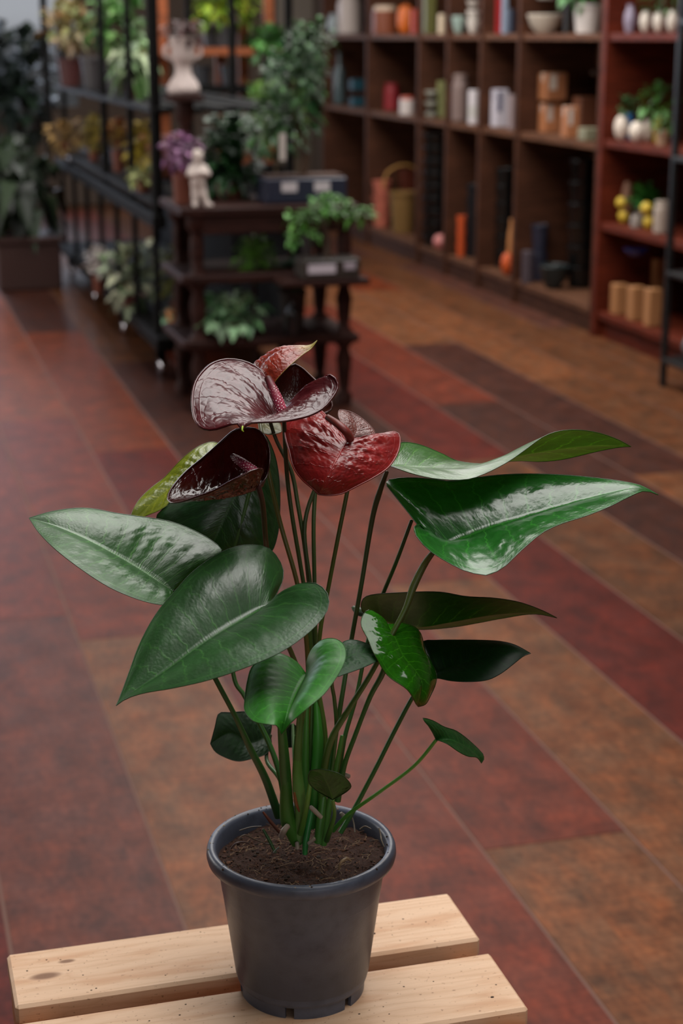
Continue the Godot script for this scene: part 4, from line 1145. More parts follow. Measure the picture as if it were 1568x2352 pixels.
	pot_stack(6, "tall_pot", "wide black pot", "at the back of the wide cell", [1050, 690, 1190, 1190], L, 0.22, rgb(16, 18, 18), {"rough": 0.12})
	on_shelf("bowl", "large_bowl", "large dark green-black bowl on the bottom shelf", "bowl", [936, 1150, 1070, 1285], L, 0.08, rgb(34, 42, 42), {"rough": 0.2})
	on_shelf("can", "glint_tub", "added mauve grey tub standing for glints among the dark pots", "tub", [864, 1090, 914, 1230], L, 0.03, rgb(76, 66, 72))  # stands for mauve grey glints, put into the body colour
	for q: Array in [[1284, 880, 1336, 945, 0.14, "yellow duck ornament beside a brown ball"], [1394, 905, 1442, 985, 0.08, "yellow duck ornament beside the tall pale jar"]]:
		var d := on_shelf("ball", "duck_ornament", q[5], "ornament", [q[0], q[1] + 30, q[2], q[3]], 0.491, q[4], rgb(214, 182, 60), {"lift": 0.0})
		var st := new_st()
		ball(st, Vector3(-0.012, 0.085, 0), Vector3(0.026, 0.026, 0.026), 8)
		put(d, "head", st.commit(), mat(rgb(214, 182, 60), 0.5))
	on_shelf("ball", "brown_ball", "rough brown moss ball at the back of the bookcase", "ball", [1296, 788, 1350, 900], 0.491, 0.30, rgb(120, 82, 60))
	on_shelf("pot", "grass_pot", "low pot of bright green grass in the bookcase", "pot", [1352, 905, 1430, 970], 0.491, 0.16, rgb(150, 140, 130), {"leaves": {"w": 0.13, "h": 0.10, "n": 130, "size": 0.04, "col": rgb(60, 124, 48)}})
	on_shelf("jar", "jar", "short grey glass jar beside the yellow duck", "jar", [1338, 935, 1390, 992], 0.491, 0.06, rgb(150, 140, 132))
	on_shelf("jar", "jar", "tall pale jar beside the black metal stand", "jar", [1436, 872, 1504, 1020], 0.491, 0.06, rgb(176, 160, 146))
	for k in 3:
		on_shelf("box", "cardboard_box", ["tan cardboard box against the bookcase side", "tan cardboard box between two others", "tan cardboard box at the end of its row"][k], "box", [1248 + k * 72, 1232 + k * 10, 1322 + k * 72, 1420 + k * 26], L, 0.06, rgb(178, 126, 82))
	on_shelf("box", "cardboard_box", "upright tan cardboard box behind the row of boxes", "box", [1418, 1122, 1484, 1400], L, 0.26, rgb(176, 124, 80))
	on_shelf("bowl", "bowl", "cobalt blue bowl resting on the cardboard boxes", "bowl", [1300, 1192, 1416, 1252], L, 0.07, rgb(36, 48, 110), {"lift": 0.262, "tall": 0.06, "rough": 0.12})

	# black metal stand in front of the bookcase
	var black := mat(rgb(22, 22, 22), 0.45)
	var a := on_x(1522, 872, 2.80)
	t = thing("metal_stand", "black metal stand with thin square legs in front of the bookcase", "stand", Vector3(a.x, 0, a.z))
	for q: Array in [[0, 0], [0.34, 0], [0, 0.5], [0.34, 0.5]]:
		put(t, "leg", box_mesh(Vector3(0.022, 1.6, 0.022), 0.002, Vector3(q[0] * 0.4, 0.8, q[1])), black)
	for y: float in [0.10, 0.42, 0.83, 1.3]:
		put(t, "shelf", box_mesh(Vector3(0.16, 0.018, 0.52), 0.002, Vector3(0.068, y, 0.25)), black)
	good("ball", "grey_pot", "glossy grey round pot on the lowest shelf of the black stand", "pot", Vector3(a.x + 0.06, 0.1095, a.z + 0.16), 0.13, 0.12, rgb(96, 100, 104), {"rough": 0.2})

# ---------------------------------------------------------------- plant display on the left
func leafy(called: String, label: String, b: Array, z: float, ground: float, c1: Color, c2: Color, o := {}) -> Node3D:
	# a plant whose crown fills the pixel box b at distance z, in a pot that stands at height ground
	var lo := on_z((b[0] + b[2]) * 0.5, b[3], z)
	var hi := on_z((b[0] + b[2]) * 0.5, b[1], z)
	var w: float = (b[2] - b[0]) * forward_depth(lo) / FOCAL
	var t := thing(called, label, "plant", Vector3(lo.x, ground, z), o.get("group", ""))
	var ph: float = o.get("pot_h", clampf(lo.y - ground, 0.06, 0.14))
	var pw: float = o.get("pot_w", clampf(w * 0.5, 0.06, 0.16))
	put(t, "pot", lathe_mesh(pot_profile(pw * 0.5, ph)), mat(o.get("pot", rgb(110, 56, 38)), 0.6))
	put(t, "soil", lathe_mesh([Vector2(pw * 0.44, ph * 0.85), Vector2(0, ph * 0.88)]), mat(rgb(44, 30, 22), 0.95))
	var mid := (lo.y + hi.y) * 0.5 - ground
	put(t, "stem", tube_mesh(smooth(PackedVector3Array([Vector3(0, ph * 0.8, 0), Vector3(0.01, (ph + mid) * 0.5, 0.01), Vector3(-0.01, maxf(mid, ph + 0.02), 0)])), [0.008, 0.004], 6), mat(rgb(84, 70, 44), 0.8))
	var h := hi.y - lo.y
	var f := put(t, "foliage", foliage(Vector3(0, mid, 0), Vector3(w * 0.5, h * 0.5, o.get("deep", minf(w, 0.24)) * 0.5), o.get("n", 220), o.get("size", 0.045), c1, c2, o.get("seed", 5), o.get("droop", 0.3)), mat(Color.WHITE, 0.45, {"colors": true}))
	f.set_meta("kind", "stuff")
	return t

func turned_post(h: float, r: float) -> ArrayMesh:
	# a turned table leg: square blocks drawn as thick rounds with beads and swelling spindles between
	var p := []
	for q: Array in [[0, 0.9], [0.05, 1.0], [0.07, 0.55], [0.12, 0.7], [0.24, 0.95], [0.30, 0.6], [0.33, 1.2], [0.38, 1.25], [0.41, 0.6], [0.46, 0.75], [0.56, 0.95], [0.62, 0.6], [0.65, 1.2], [0.70, 1.25], [0.73, 0.6], [0.80, 0.85], [0.88, 0.8], [0.92, 0.6], [0.94, 1.15], [1.0, 1.15]]:
		p.append(Vector2(r * q[1], h * q[0]))
	p.append(null)
	p.append(Vector2(r * 1.15, h))
	p.append(Vector2(0, h))
	return lathe_mesh(p, 16)

func build_display() -> void:
	var mahog := mat(rgb(60, 32, 26), 0.6, {"tex": "wood", "tri": Vector3(2, 3, 3), "world": true, "spec": 0.3})
	var black := mat(rgb(11, 10, 9), 0.7, {"spec": 0.25})
	# wooden stand with turned posts at the near end
	var t := thing("turned_post_stand", "dark mahogany plant stand with turned posts and three shelves", "stand", Vector3(1.31, 0, -5.77))
	for q: Array in [[-0.25, 0.17, 0.674], [0.265, 0.17, 0.674], [-0.25, -0.16, 0.674], [0.265, -0.16, 0.674]]:
		var leg := put(t, "post", turned_post(q[2], 0.030), mahog)
		leg.position = Vector3(q[0], 0, q[1])
	for y: float in [0.24, 0.462, 0.688]:
		put(t, "shelf", box_mesh(Vector3(0.62, 0.028, 0.42), 0.004, Vector3(0, y, 0)), mahog)
	put(t, "apron", box_mesh(Vector3(0.50, 0.06, 0.018), 0.002, Vector3(0.01, 0.642, 0.19)), mahog)
	put(t, "front_ledge", box_mesh(Vector3(0.30, 0.022, 0.16), 0.003, Vector3(0.15, 0.459, 0.29)), mahog)
	for x: float in [0.02, 0.16]:
		put(t, "spindle", rod(Vector3(x, 0.245, -0.16), Vector3(x, 0.70, -0.16), 0.010), mahog)
		put(t, "spindle", rod(Vector3(x, 0.0, -0.16), Vector3(x, 0.22, -0.16), 0.010), mahog)
	var top := 0.7025
	# tall back post that carries the white urn
	t = thing("pedestal_post", "slim dark wooden pedestal behind the cherub figure, carrying the white urn", "pedestal", Vector3(on_z(422, 210, -6.04).x, 0, -6.04))
	put(t, "post", turned_post(1.03, 0.030), mahog)
	put(t, "top_plate", box_mesh(Vector3(0.12, 0.025, 0.12), 0.003, Vector3(0, 1.0425, 0)), mahog)
	# white urn on a foot
	var white := mat(rgb(206, 190, 184), 0.7)
	t = thing("garden_urn", "white stone urn with side handles on a flared foot, holding a dark red plant", "urn", Vector3(on_z(422, 210, -6.04).x, 1.0555, -6.04))
	put(t, "foot", lathe_mesh([Vector2(0, 0), Vector2(0.062, 0), Vector2(0.064, 0.02), Vector2(0.056, 0.05), Vector2(0.036, 0.075), Vector2(0.032, 0.10), Vector2(0.034, 0.118)]), white)
	put(t, "bowl", lathe_mesh([Vector2(0.034, 0.118), Vector2(0.046, 0.132), Vector2(0.052, 0.16), Vector2(0.050, 0.19), Vector2(0.054, 0.215), Vector2(0.058, 0.228), Vector2(0.050, 0.228), Vector2(0.046, 0.20), Vector2(0, 0.195)]), white)
	for s: float in [-1, 1]:
		put(t, "handle", tube_mesh(smooth(PackedVector3Array([Vector3(s * 0.05, 0.195, 0), Vector3(s * 0.07, 0.185, 0), Vector3(s * 0.072, 0.155, 0), Vector3(s * 0.048, 0.14, 0)])), [0.009], 8), white)
	for k in 5:
		var a := TAU * k / 5.0 + 0.6
		var st := new_st()
		ball(st, Vector3(cos(a) * 0.052, 0.022, sin(a) * 0.052), Vector3(0.018, 0.022, 0.018), 8)
		put(t, "scroll", st.commit(), white)
	var rf := put(t, "foliage", foliage(Vector3(0, 0.25, 0), Vector3(0.07, 0.04, 0.07), 110, 0.04, rgb(90, 28, 28), rgb(60, 40, 30), 4), mat(Color.WHITE, 0.5, {"colors": true}))
	rf.set_meta("kind", "stuff")
	for part in t.get_children(): part.scale = Vector3.ONE * 0.86
	# cherub figure standing on the stand
	cherub(Vector3(1.07, top, -5.60))
	leafy("purple_flower", "pinkish purple flowering plant behind the white cherub figure", [376, 306, 456, 390], -5.72, top, rgb(140, 92, 130), rgb(120, 70, 112), {"n": 260, "size": 0.028, "pot_w": 0.07})
	# planter box with a small tree
	t = thing("trough_planter", "navy blue trough with white tags holding a bushy small tree on the stand", "plant", Vector3(1.45, top, -5.70))
	put(t, "trough", box_mesh(Vector3(0.29, 0.085, 0.14), 0.006, Vector3(0, 0.0425, 0)), mat(rgb(34, 38, 58), 0.4))
	put(t, "soil", box_mesh(Vector3(0.27, 0.01, 0.12), 0.002, Vector3(0, 0.088, 0)), mat(rgb(70, 48, 38), 0.95))
	for x: float in [-0.06, 0.055]:
		put(t, "tag", box_mesh(Vector3(0.055, 0.032, 0.002), 0.0005, Vector3(x, 0.055, 0.071)), mat(rgb(205, 196, 200), 0.5))
	put(t, "trunk", tube_mesh(smooth(PackedVector3Array([Vector3(0, 0.08, 0), Vector3(0.015, 0.17, 0), Vector3(-0.02, 0.28, 0), Vector3(-0.03, 0.40, 0.0)])), [0.018, 0.013, 0.008], 8), mat(rgb(84, 64, 50), 0.9))
	for q: Array in [[Vector3(-0.08, 0.25, 0), Vector3(0.12, 0.11, 0.09), 300, 3], [Vector3(-0.02, 0.42, 0), Vector3(0.11, 0.10, 0.09), 320, 7], [Vector3(0.03, 0.54, 0), Vector3(0.08, 0.07, 0.08), 200, 9]]:
		var f := put(t, "foliage", foliage(q[0], q[1], q[2], 0.034, rgb(62, 104, 48), rgb(40, 74, 40), q[3]), mat(Color.WHITE, 0.45, {"colors": true}))
		f.set_meta("kind", "stuff")
	put(t, "plant_tag", box_mesh(Vector3(0.022, 0.09, 0.002), 0.0005, Vector3(-0.085, 0.19, 0.08)), mat(rgb(200, 190, 184), 0.5))
	leafy("fern", "dark green fern behind the navy trough", [470, 260, 595, 465], -5.87, top, rgb(26, 66, 26), rgb(20, 44, 22), {"n": 420, "size": 0.06, "pot_w": 0.12})
	# bonsai on the front ledge
	t = thing("bonsai", "spreading bonsai in a low brown tray with a white tag on the stand's front ledge", "plant", Vector3(1.48, 0.4705, -5.47))
	put(t, "tray", box_mesh(Vector3(0.20, 0.066, 0.12), 0.006, Vector3(0, 0.0335, 0)), mat(rgb(50, 42, 36), 0.5))
	put(t, "tag", box_mesh(Vector3(0.095, 0.030, 0.002), 0.0005, Vector3(-0.035, 0.035, 0.061)), mat(rgb(206, 198, 208), 0.5))
	put(t, "tag", box_mesh(Vector3(0.040, 0.024, 0.002), 0.0005, Vector3(0.062, 0.042, 0.061)), mat(rgb(170, 160, 170), 0.5))
	put(t, "trunk", tube_mesh(smooth(PackedVector3Array([Vector3(0, 0.065, 0), Vector3(0.0, 0.12, 0), Vector3(-0.02, 0.20, 0.01)])), [0.013, 0.008], 8), mat(rgb(70, 54, 42), 0.9))
	for q: Array in [[Vector3(0.0, 0.235, 0.0), Vector3(0.075, 0.03, 0.06), 110], [Vector3(0.10, 0.205, 0.0), Vector3(0.06, 0.018, 0.05), 60], [Vector3(-0.10, 0.20, 0.02), Vector3(0.055, 0.022, 0.05), 60], [Vector3(-0.07, 0.145, 0.03), Vector3(0.05, 0.015, 0.04), 34], [Vector3(-0.13, 0.13, 0.03), Vector3(0.02, 0.012, 0.03), 14]]:
		var f := put(t, "foliage", foliage(q[0], q[1], q[2], 0.03, rgb(74, 128, 54), rgb(96, 146, 66), q[2]), mat(Color.WHITE, 0.45, {"colors": true}))
		f.set_meta("kind", "stuff")
	leafy("moss_ball_plant", "rounded bright green mossy plant on the stand's middle shelf", [540, 540, 636, 640], -5.70, 0.4765, rgb(66, 110, 32), rgb(90, 130, 44), {"n": 500, "size": 0.022, "pot_h": 0.03, "pot_w": 0.10, "pot": rgb(40, 44, 34)})
	leafy("hanging_succulent", "blue-green succulent in a dark ribbed pot on the stand's lowest shelf", [644, 596, 700, 656], -5.72, 0.2545, rgb(48, 92, 62), rgb(40, 80, 56), {"n": 140, "size": 0.035, "pot_h": 0.14, "pot_w": 0.10, "pot": rgb(52, 40, 34)})
	leafy("variegated_plant", "low green plant with white-edged leaves on the stand's lowest shelf", [456, 678, 606, 765], -5.66, 0.2545, rgb(66, 116, 66), rgb(160, 186, 150), {"n": 170, "size": 0.055, "pot_w": 0.12, "pot_h": 0.05, "pot": rgb(70, 44, 34)})
	good("bottle", "glass_bottle", "small dark glass bottle with a bright glint on the stand's lowest shelf", "bottle", Vector3(1.39, 0.2545, -5.60), 0.05, 0.13, rgb(30, 30, 32), {"rough": 0.05})

	# long low black bench along the aisle, on small steel castors
	t = thing("plant_rack", "long tall black plant rack on steel castors behind the mahogany stand", "rack", Vector3(1.28, 0, -7.73))
	put(t, "deck", box_mesh(Vector3(0.56, 0.05, 3.2), 0.004, Vector3(0, 0.145, 0)), black)
	put(t, "top_rail", box_mesh(Vector3(0.05, 0.05, 3.2), 0.004, Vector3(-0.255, 0.60, 0)), black)
	put(t, "added_dark_back", box_mesh(Vector3(0.02, 0.54, 3.2), 0.002, Vector3(0.27, 0.44, 0)), black)  # added black sheet, so that it is dark behind the spindles
	for k in 7:
		put(t, "spindle", rod(Vector3(-0.255, 0.17, -1.5 + 0.5 * k), Vector3(-0.255, 0.58, -1.5 + 0.5 * k), 0.012), black)
	var steel := mat(rgb(190, 186, 190), 0.15, {"metal": 1.0})
	for k in 4:
		var c := put(t, "castor", lathe_mesh([Vector2(0, -0.012), Vector2(0.03, -0.012), Vector2(0.034, 0), Vector2(0.03, 0.012), Vector2(0, 0.012)], 16), steel)
		c.position = Vector3(-0.24, 0.034, 1.45 - k * 0.95)
		c.rotation = Vector3(0, 0, PI / 2)
		var c2 := put(t, "castor", c.mesh, steel)
		c2.position = c.position + Vector3(0.48, 0, 0)
		c2.rotation = c.rotation
		for cc: float in [-0.24, 0.24]:
			put(t, "castor_fork", box_mesh(Vector3(0.04, 0.054, 0.02), 0.002, Vector3(cc, 0.092, 1.45 - k * 0.95)), black)
	for q: Array in [[365, 300, 0.022], [300, 300, 0.014], [240, 300, 0.016], [150, 300, 0.014], [108, 200, 0.022]]:
		var b := on_x(q[0], q[1], 1.025)
		put(t, "upright", rod(Vector3(-0.255, 0.62, minf(b.z, -6.16) + 7.73), Vector3(-0.255, 2.0, minf(b.z, -6.16) + 7.73), q[2]), black)
	for y: float in [0.66, 0.995]:
		for x: float in [-0.235, -0.118, 0.0, 0.118, 0.235]:   # each shelf is five long slats
			put(t, "shelf_slat", box_mesh(Vector3(0.07, 0.022, 3.2), 0.003, Vector3(x, y, 0)), black)
	for x: float in [-0.255, 0.26]:
		put(t, "upper_rail", box_mesh(Vector3(0.04, 0.03, 3.2), 0.003, Vector3(x, 2.0, 0)), black)
	for z: float in [-1.5, -0.5, 0.5, 1.5]:
		put(t, "back_post", rod(Vector3(0.26, 0.17, z), Vector3(0.26, 2.0, z), 0.016), black)
	var deck := 0.1705
	leafy("white_flower", "small white flowering plant on the black rack's bottom deck", [196, 572, 256, 632], -7.35, deck, rgb(214, 208, 210), rgb(170, 160, 150), {"n": 130, "size": 0.035})
	leafy("caladium", "pale green and cream spotted leaf plant on the black rack's bottom deck", [244, 548, 372, 705], -6.85, deck, rgb(96, 120, 84), rgb(186, 184, 158), {"n": 120, "size": 0.075, "pot": rgb(84, 34, 30)})
	leafy("box_plant", "small green and white plant in an orange pot at the rack's near end", [368, 705, 432, 775], -6.42, deck, rgb(64, 130, 80), rgb(210, 214, 196), {"n": 80, "size": 0.035, "pot": rgb(206, 128, 62)})
	leafy("trailing_plant", "yellow-green trailing plant at the rack's near end", [372, 560, 445, 700], -6.62, deck, rgb(110, 104, 40), rgb(80, 92, 36), {"n": 160, "size": 0.045})

	var r1 := 0.6715
	var r2 := 1.0065
	var yl := rgb(176, 150, 62)
	leafy("croton", "cream and orange leaved croton on the black rack's lower shelf", [112, 275, 196, 345], -9.0, r1, rgb(190, 156, 104), rgb(150, 120, 70), {"n": 120, "size": 0.06})
	leafy("croton", "golden yellow croton on the black rack beside the cream one", [196, 264, 238, 372], -8.3, r1, yl, rgb(140, 132, 70), {"n": 110, "size": 0.05})
	leafy("croton", "yellow croton with red tinted leaves on the black rack", [244, 278, 298, 345], -7.6, r1, rgb(164, 138, 60), rgb(120, 60, 40), {"n": 110, "size": 0.05})
	leafy("croton", "bright yellow croton in a red pot behind the thick rack upright", [298, 278, 360, 412], -6.9, r1, rgb(178, 160, 60), rgb(150, 126, 40), {"n": 170, "size": 0.05, "pot": rgb(120, 44, 32)})
	leafy("creamy_plant", "pale yellow-green small plant in a dark red pot on the black rack", [300, 385, 358, 425], -6.55, r1, rgb(170, 170, 110), rgb(120, 136, 70), {"n": 80, "size": 0.035, "pot": rgb(104, 36, 28), "pot_h": 0.05})
	leafy("mixed_foliage", "orange and cream leaved plant on the black rack's upper shelf", [100, 14, 215, 108], -8.9, r2, rgb(190, 150, 110), rgb(120, 130, 80), {"n": 130, "size": 0.08, "pot": rgb(70, 30, 28)})
	leafy("leafy_plant", "bright green leafy plant on the black rack's upper shelf", [205, -20, 335, 112], -7.9, r2, rgb(64, 128, 46), rgb(104, 140, 76), {"n": 240, "size": 0.06, "pot": rgb(60, 54, 56)})
	leafy("spider_plant", "grey-green drooping plant above the terracotta bowl", [268, 104, 352, 192], -7.15, r2, rgb(96, 136, 76), rgb(150, 160, 130), {"n": 160, "size": 0.06, "droop": 0.8, "pot": rgb(90, 46, 36), "pot_w": 0.09, "pot_h": 0.05})
	good("bowl", "terracotta_bowl", "round terracotta bowl on the black rack's lower shelf", "bowl", Vector3(1.22, r1, -7.2), 0.20, 0.18, rgb(132, 76, 52), {"rough": 0.7})
	for q: Array in [[120, 205, 186, -9.2, "grey"], [200, 240, 172, -8.4, "charcoal"]]:
		var pp := on_z((q[0] + q[1]) * 0.5, q[2], q[3])
		good("pot", "empty_pot", "%s empty pot on the black rack's upper shelf" % q[4], "pot", Vector3(pp.x, r2, q[3]), 0.15, 0.15, rgb(62, 58, 60))
	for q: Array in [[125, 392, -8.9, "round steel knob shining on the rack's rail"], [166, 392, -8.2, "second steel knob shining on the rack's rail"]]:
		var pp := on_x(q[0], q[1], 1.025)
		t = thing("steel_knob", q[3], "knob", Vector3(1.025, 0.6255, maxf(pp.z, -9.4)))
		put(t, "ball", lathe_mesh([Vector2(0, 0), Vector2(0.018, 0.006), Vector2(0.026, 0.022), Vector2(0.024, 0.036), Vector2(0.012, 0.046), Vector2(0, 0.048)], 16), steel)
	# wooden plant shelves behind, with black nursery pots and hanging greenery
	var pine := mat(rgb(176, 96, 50), 0.7, {"tex": "wood", "tri": Vector3(2, 3, 3), "world": true})
	t = thing("wooden_rack", "orange-brown wooden rack behind the white urn with black pots on it", "rack", Vector3(2.0, 0, -10.0))
	for u: float in [378, 508, 560, 618]:
		put(t, "upright", box_mesh(Vector3(0.06, 1.5, 0.04), 0.003, Vector3(on_z(u, 240, -10.0).x - 2.0, 0.75, 0)), pine)
	for y: float in [0.5, 0.96, 1.17]:
		put(t, "shelf", box_mesh(Vector3(0.84, 0.045, 0.24), 0.003, Vector3(-0.04, y, 0.14)), pine if y > 1.0 else black)
	for q: Array in [[466, 0.983, "first"], [526, 0.983, "second"], [486, 1.193, "third"]]:
		var pp := on_z(q[0], 180, -9.86)
		good("pot", "nursery_pot", "black nursery pot on the wooden rack, %s along" % q[2], "pot", Vector3(clampf(pp.x, 1.7, 2.3), q[1], -9.86), 0.10, 0.11, rgb(44, 44, 48))
	leafy("lime_plant", "lime yellow-green bush above the wooden rack", [436, -30, 600, 58], -9.80, 1.193, rgb(150, 166, 40), rgb(90, 130, 40), {"n": 320, "size": 0.07, "pot": rgb(50, 48, 50)})
	leafy("green_bush", "mid green bush on the wooden rack beside the lime one", [560, 68, 700, 124], -9.80, 0.983, rgb(84, 134, 60), rgb(60, 110, 56), {"n": 320, "size": 0.07, "pot": rgb(50, 48, 50)})
	leafy("dark_bush", "tall dark green bush at the end of the wooden rack", [610, 90, 745, 300], -9.2, 0.0, rgb(50, 92, 48), rgb(34, 70, 40), {"n": 520, "size": 0.07, "pot": rgb(50, 48, 50), "pot_w": 0.24, "pot_h": 0.26})
	leafy("ivy", "lighter green ivy in front of the wooden rack", [556, 180, 700, 330], -8.8, 0.0, rgb(76, 116, 52), rgb(104, 134, 62), {"n": 380, "size": 0.06, "pot": rgb(120, 70, 46), "pot_w": 0.22, "pot_h": 0.24})
	# pale notice board on the back wall
	var nb := on_z(676, 60, -13.19)
	t = thing("notice_board", "pale grey panel fixed to the back wall behind the bushes", "panel", Vector3(nb.x, 1.05, -13.2))
	put(t, "panel", box_mesh(Vector3(0.30, 0.75, 0.03), 0.003, Vector3(0, 0.375, 0)), mat(rgb(150, 140, 128), 0.8))
	put(t, "frame", box_mesh(Vector3(0.03, 0.79, 0.04), 0.003, Vector3(0.165, 0.375, 0)), black)
	put(t, "frame", box_mesh(Vector3(0.03, 0.79, 0.04), 0.003, Vector3(-0.165, 0.375, 0)), black)
	# planters at the far left
	var sq := on_y(115, 655, 0.0)
	t = thing("square_planter", "dark brown square planter with grey-green leaves at the far end of the aisle", "plant", Vector3(0.78, 0, sq.z))
	put(t, "planter", box_mesh(Vector3(0.32, 0.24, 0.32), 0.008, Vector3(0, 0.1205, 0)), mat(rgb(58, 32, 26), 0.6))
	put(t, "rim", box_mesh(Vector3(0.36, 0.03, 0.36), 0.005, Vector3(0, 0.255, 0)), mat(rgb(58, 32, 26), 0.6))
	put(t, "trunk", tube_mesh(PackedVector3Array([Vector3(0, 0.2, 0), Vector3(0, 0.45, 0)]), [0.03, 0.02], 8), mat(rgb(50, 40, 32), 0.9))
	var ff := put(t, "foliage", foliage(Vector3(-0.05, 0.52, 0), Vector3(0.22, 0.22, 0.2), 150, 0.14, rgb(50, 66, 44), rgb(36, 46, 34), 12, 0.9), mat(Color.WHITE, 0.4, {"colors": true, "back": Color(0.4, 0.5, 0.2)}))
	ff.set_meta("kind", "stuff")
	leafy("aglaonema", "grey-green broad leaf plant beside the far window", [-60, 325, 56, 470], -11.0, 0.0, rgb(86, 96, 76), rgb(110, 116, 96), {"n": 120, "size": 0.14, "pot_w": 0.26, "pot_h": 0.3, "deep": 0.4})
	leafy("screening_palm", "added tall dark palm that hides the bright far window", [-60, 70, 135, 320], -12.2, 0.0, rgb(44, 60, 46), rgb(30, 40, 34), {"n": 300, "size": 0.16, "pot_w": 0.26, "pot_h": 0.3, "deep": 0.4})  # palm added to screen the bright window from view

func cherub(at: Vector3) -> void:
	# a small plaster cherub, standing with its arms folded over its chest and one foot forward
	var t := thing("cherub_figure", "white plaster cherub figure standing on the mahogany stand", "figurine", at)
	var small := 0.74
	var joints := [[Vector3(-0.018, 0.012, 0.012), Vector3(-0.016, 0.055, 0.004), 0.013, 0.016], [Vector3(-0.016, 0.055, 0.004), Vector3(-0.012, 0.11, 0), 0.016, 0.022], [Vector3(0.034, 0.012, 0.022), Vector3(0.020, 0.055, 0.010), 0.013, 0.016], [Vector3(0.020, 0.055, 0.010), Vector3(0.010, 0.11, 0), 0.016, 0.022],
		[Vector3(-0.018, 0.010, 0.012), Vector3(-0.026, 0.009, 0.034), 0.010, 0.008], [Vector3(0.034, 0.010, 0.022), Vector3(0.052, 0.009, 0.036), 0.010, 0.008], [Vector3(0, 0.115, 0), Vector3(0, 0.155, 0), 0.031, 0.033], [Vector3(0, 0.155, 0), Vector3(0, 0.178, 0), 0.033, 0.024], [Vector3(0, 0.178, 0), Vector3(0, 0.20, 0.002), 0.013, 0.012],
		[Vector3(-0.032, 0.176, 0), Vector3(-0.044, 0.145, 0.014), 0.012, 0.010], [Vector3(-0.044, 0.145, 0.014), Vector3(-0.008, 0.150, 0.034), 0.010, 0.009], [Vector3(0.032, 0.176, 0), Vector3(0.044, 0.145, 0.014), 0.012, 0.010], [Vector3(0.044, 0.145, 0.014), Vector3(0.010, 0.156, 0.036), 0.010, 0.009], [Vector3(0, 0.215, 0.002), Vector3(0, 0.228, 0.004), 0.024, 0.024], [Vector3(0, 0.213, 0.026), Vector3(0, 0.217, 0.026), 0.006, 0.004]]
	var field := func(p: Vector3) -> float:
		var d := 1.0
		for j: Array in joints:
			var ab: Vector3 = j[1] - j[0]
			var h := clampf((p - j[0]).dot(ab) / ab.length_squared(), 0.0, 1.0)
			var q: float = (p - j[0] - ab * h).length() - lerpf(j[2], j[3], h)
			var k := 0.010
			var m := clampf(0.5 + 0.5 * (d - q) / k, 0.0, 1.0)
			d = lerpf(d, q, m) - k * m * (1.0 - m)
		return d
	put(t, "body", surface_net(field, Vector3(-0.075, -0.004, -0.05), Vector3(0.075, 0.262, 0.06), 0.0055), mat(rgb(206, 192, 184), 0.7))
	var hair := new_st()
	var rng := RandomNumberGenerator.new()
	rng.seed = 3
	for k in 26:
		var a := rng.randf() * TAU
		var e := rng.randf_range(0.1, 1.4)
		var d := Vector3(cos(a) * cos(e), sin(e), sin(a) * cos(e) - 0.25).normalized()
		ball(hair, Vector3(0, 0.226, 0) + d * 0.022, Vector3.ONE * 0.008, 5)
	put(t, "hair", hair.commit(), mat(rgb(196, 182, 172), 0.7))
	for part in t.get_children(): part.scale = Vector3.ONE * small

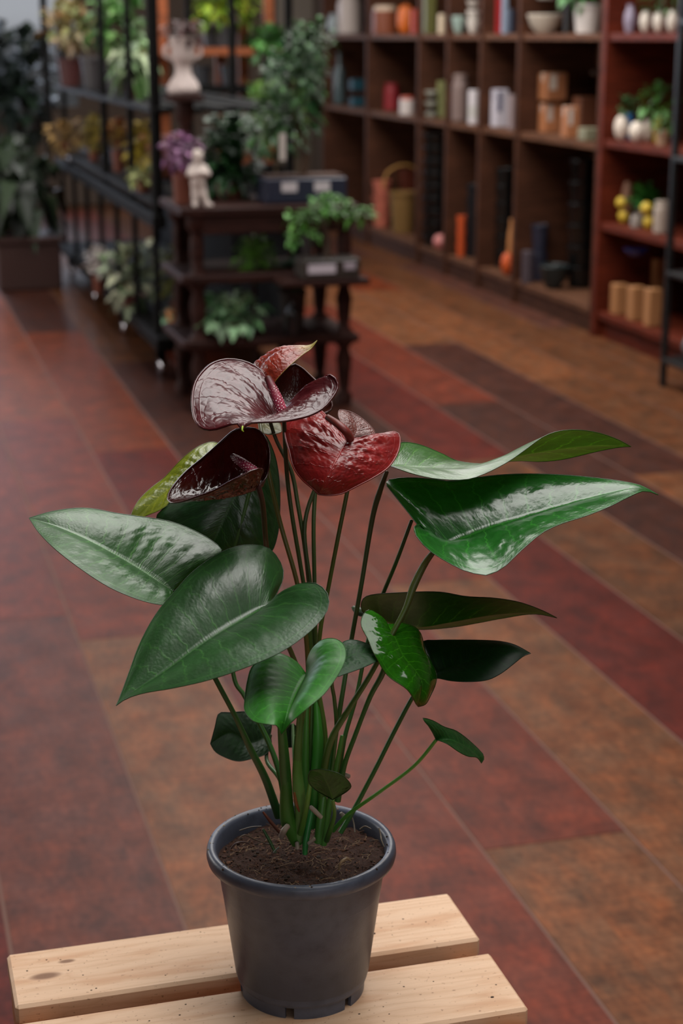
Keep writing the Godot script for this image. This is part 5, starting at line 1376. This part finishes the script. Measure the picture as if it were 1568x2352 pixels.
func surface_net(f: Callable, lo: Vector3, hi: Vector3, cell: float) -> ArrayMesh:
	var n := Vector3i(((hi - lo) / cell).ceil())
	var val := PackedFloat32Array()
	val.resize((n.x + 1) * (n.y + 1) * (n.z + 1))
	var at := func(x: int, y: int, z: int) -> int: return (z * (n.y + 1) + y) * (n.x + 1) + x
	for z in n.z + 1:
		for y in n.y + 1:
			for x in n.x + 1:
				val[at.call(x, y, z)] = f.call(lo + Vector3(x, y, z) * cell)
	var vert := {}
	for z in n.z:
		for y in n.y:
			for x in n.x:
				var sum := Vector3.ZERO
				var count := 0
				for e: Array in [[0, 0, 0, 1, 0, 0], [0, 1, 0, 1, 1, 0], [0, 0, 1, 1, 0, 1], [0, 1, 1, 1, 1, 1], [0, 0, 0, 0, 1, 0], [1, 0, 0, 1, 1, 0], [0, 0, 1, 0, 1, 1], [1, 0, 1, 1, 1, 1], [0, 0, 0, 0, 0, 1], [1, 0, 0, 1, 0, 1], [0, 1, 0, 0, 1, 1], [1, 1, 0, 1, 1, 1]]:
					var a := val[at.call(x + e[0], y + e[1], z + e[2])]
					var b := val[at.call(x + e[3], y + e[4], z + e[5])]
					if (a < 0.0) != (b < 0.0):
						sum += Vector3(e[0], e[1], e[2]).lerp(Vector3(e[3], e[4], e[5]), a / (a - b))
						count += 1
				if count: vert[Vector3i(x, y, z)] = lo + (Vector3(x, y, z) + sum / count) * cell
	var st := new_st()
	var normal := func(p: Vector3) -> Vector3:
		var h := cell * 0.5
		return Vector3(f.call(p + Vector3(h, 0, 0)) - f.call(p - Vector3(h, 0, 0)), f.call(p + Vector3(0, h, 0)) - f.call(p - Vector3(0, h, 0)), f.call(p + Vector3(0, 0, h)) - f.call(p - Vector3(0, 0, h))).normalized()
	var nor := {}
	for k: Vector3i in vert: nor[k] = normal.call(vert[k])
	for k: Vector3i in vert:
		for ax in 3:
			var d := Vector3i.ZERO
			d[ax] = 1
			var e := Vector3i.ZERO
			e[(ax + 1) % 3] = 1
			var g := Vector3i.ZERO
			g[(ax + 2) % 3] = 1
			var a := val[at.call(k.x, k.y, k.z)]
			var q := k + d
			var b := val[at.call(q.x, q.y, q.z)]
			if (a < 0.0) == (b < 0.0) or not (vert.has(k - e) and vert.has(k - g) and vert.has(k - e - g)): continue
			var quad4 := [k, k - e, k - e - g, k - g]
			if b < 0.0: quad4.reverse()
			for m: int in [0, 2, 1, 0, 3, 2]:
				st.set_normal(nor[quad4[m]])
				st.add_vertex(vert[quad4[m]])
	return st.commit()
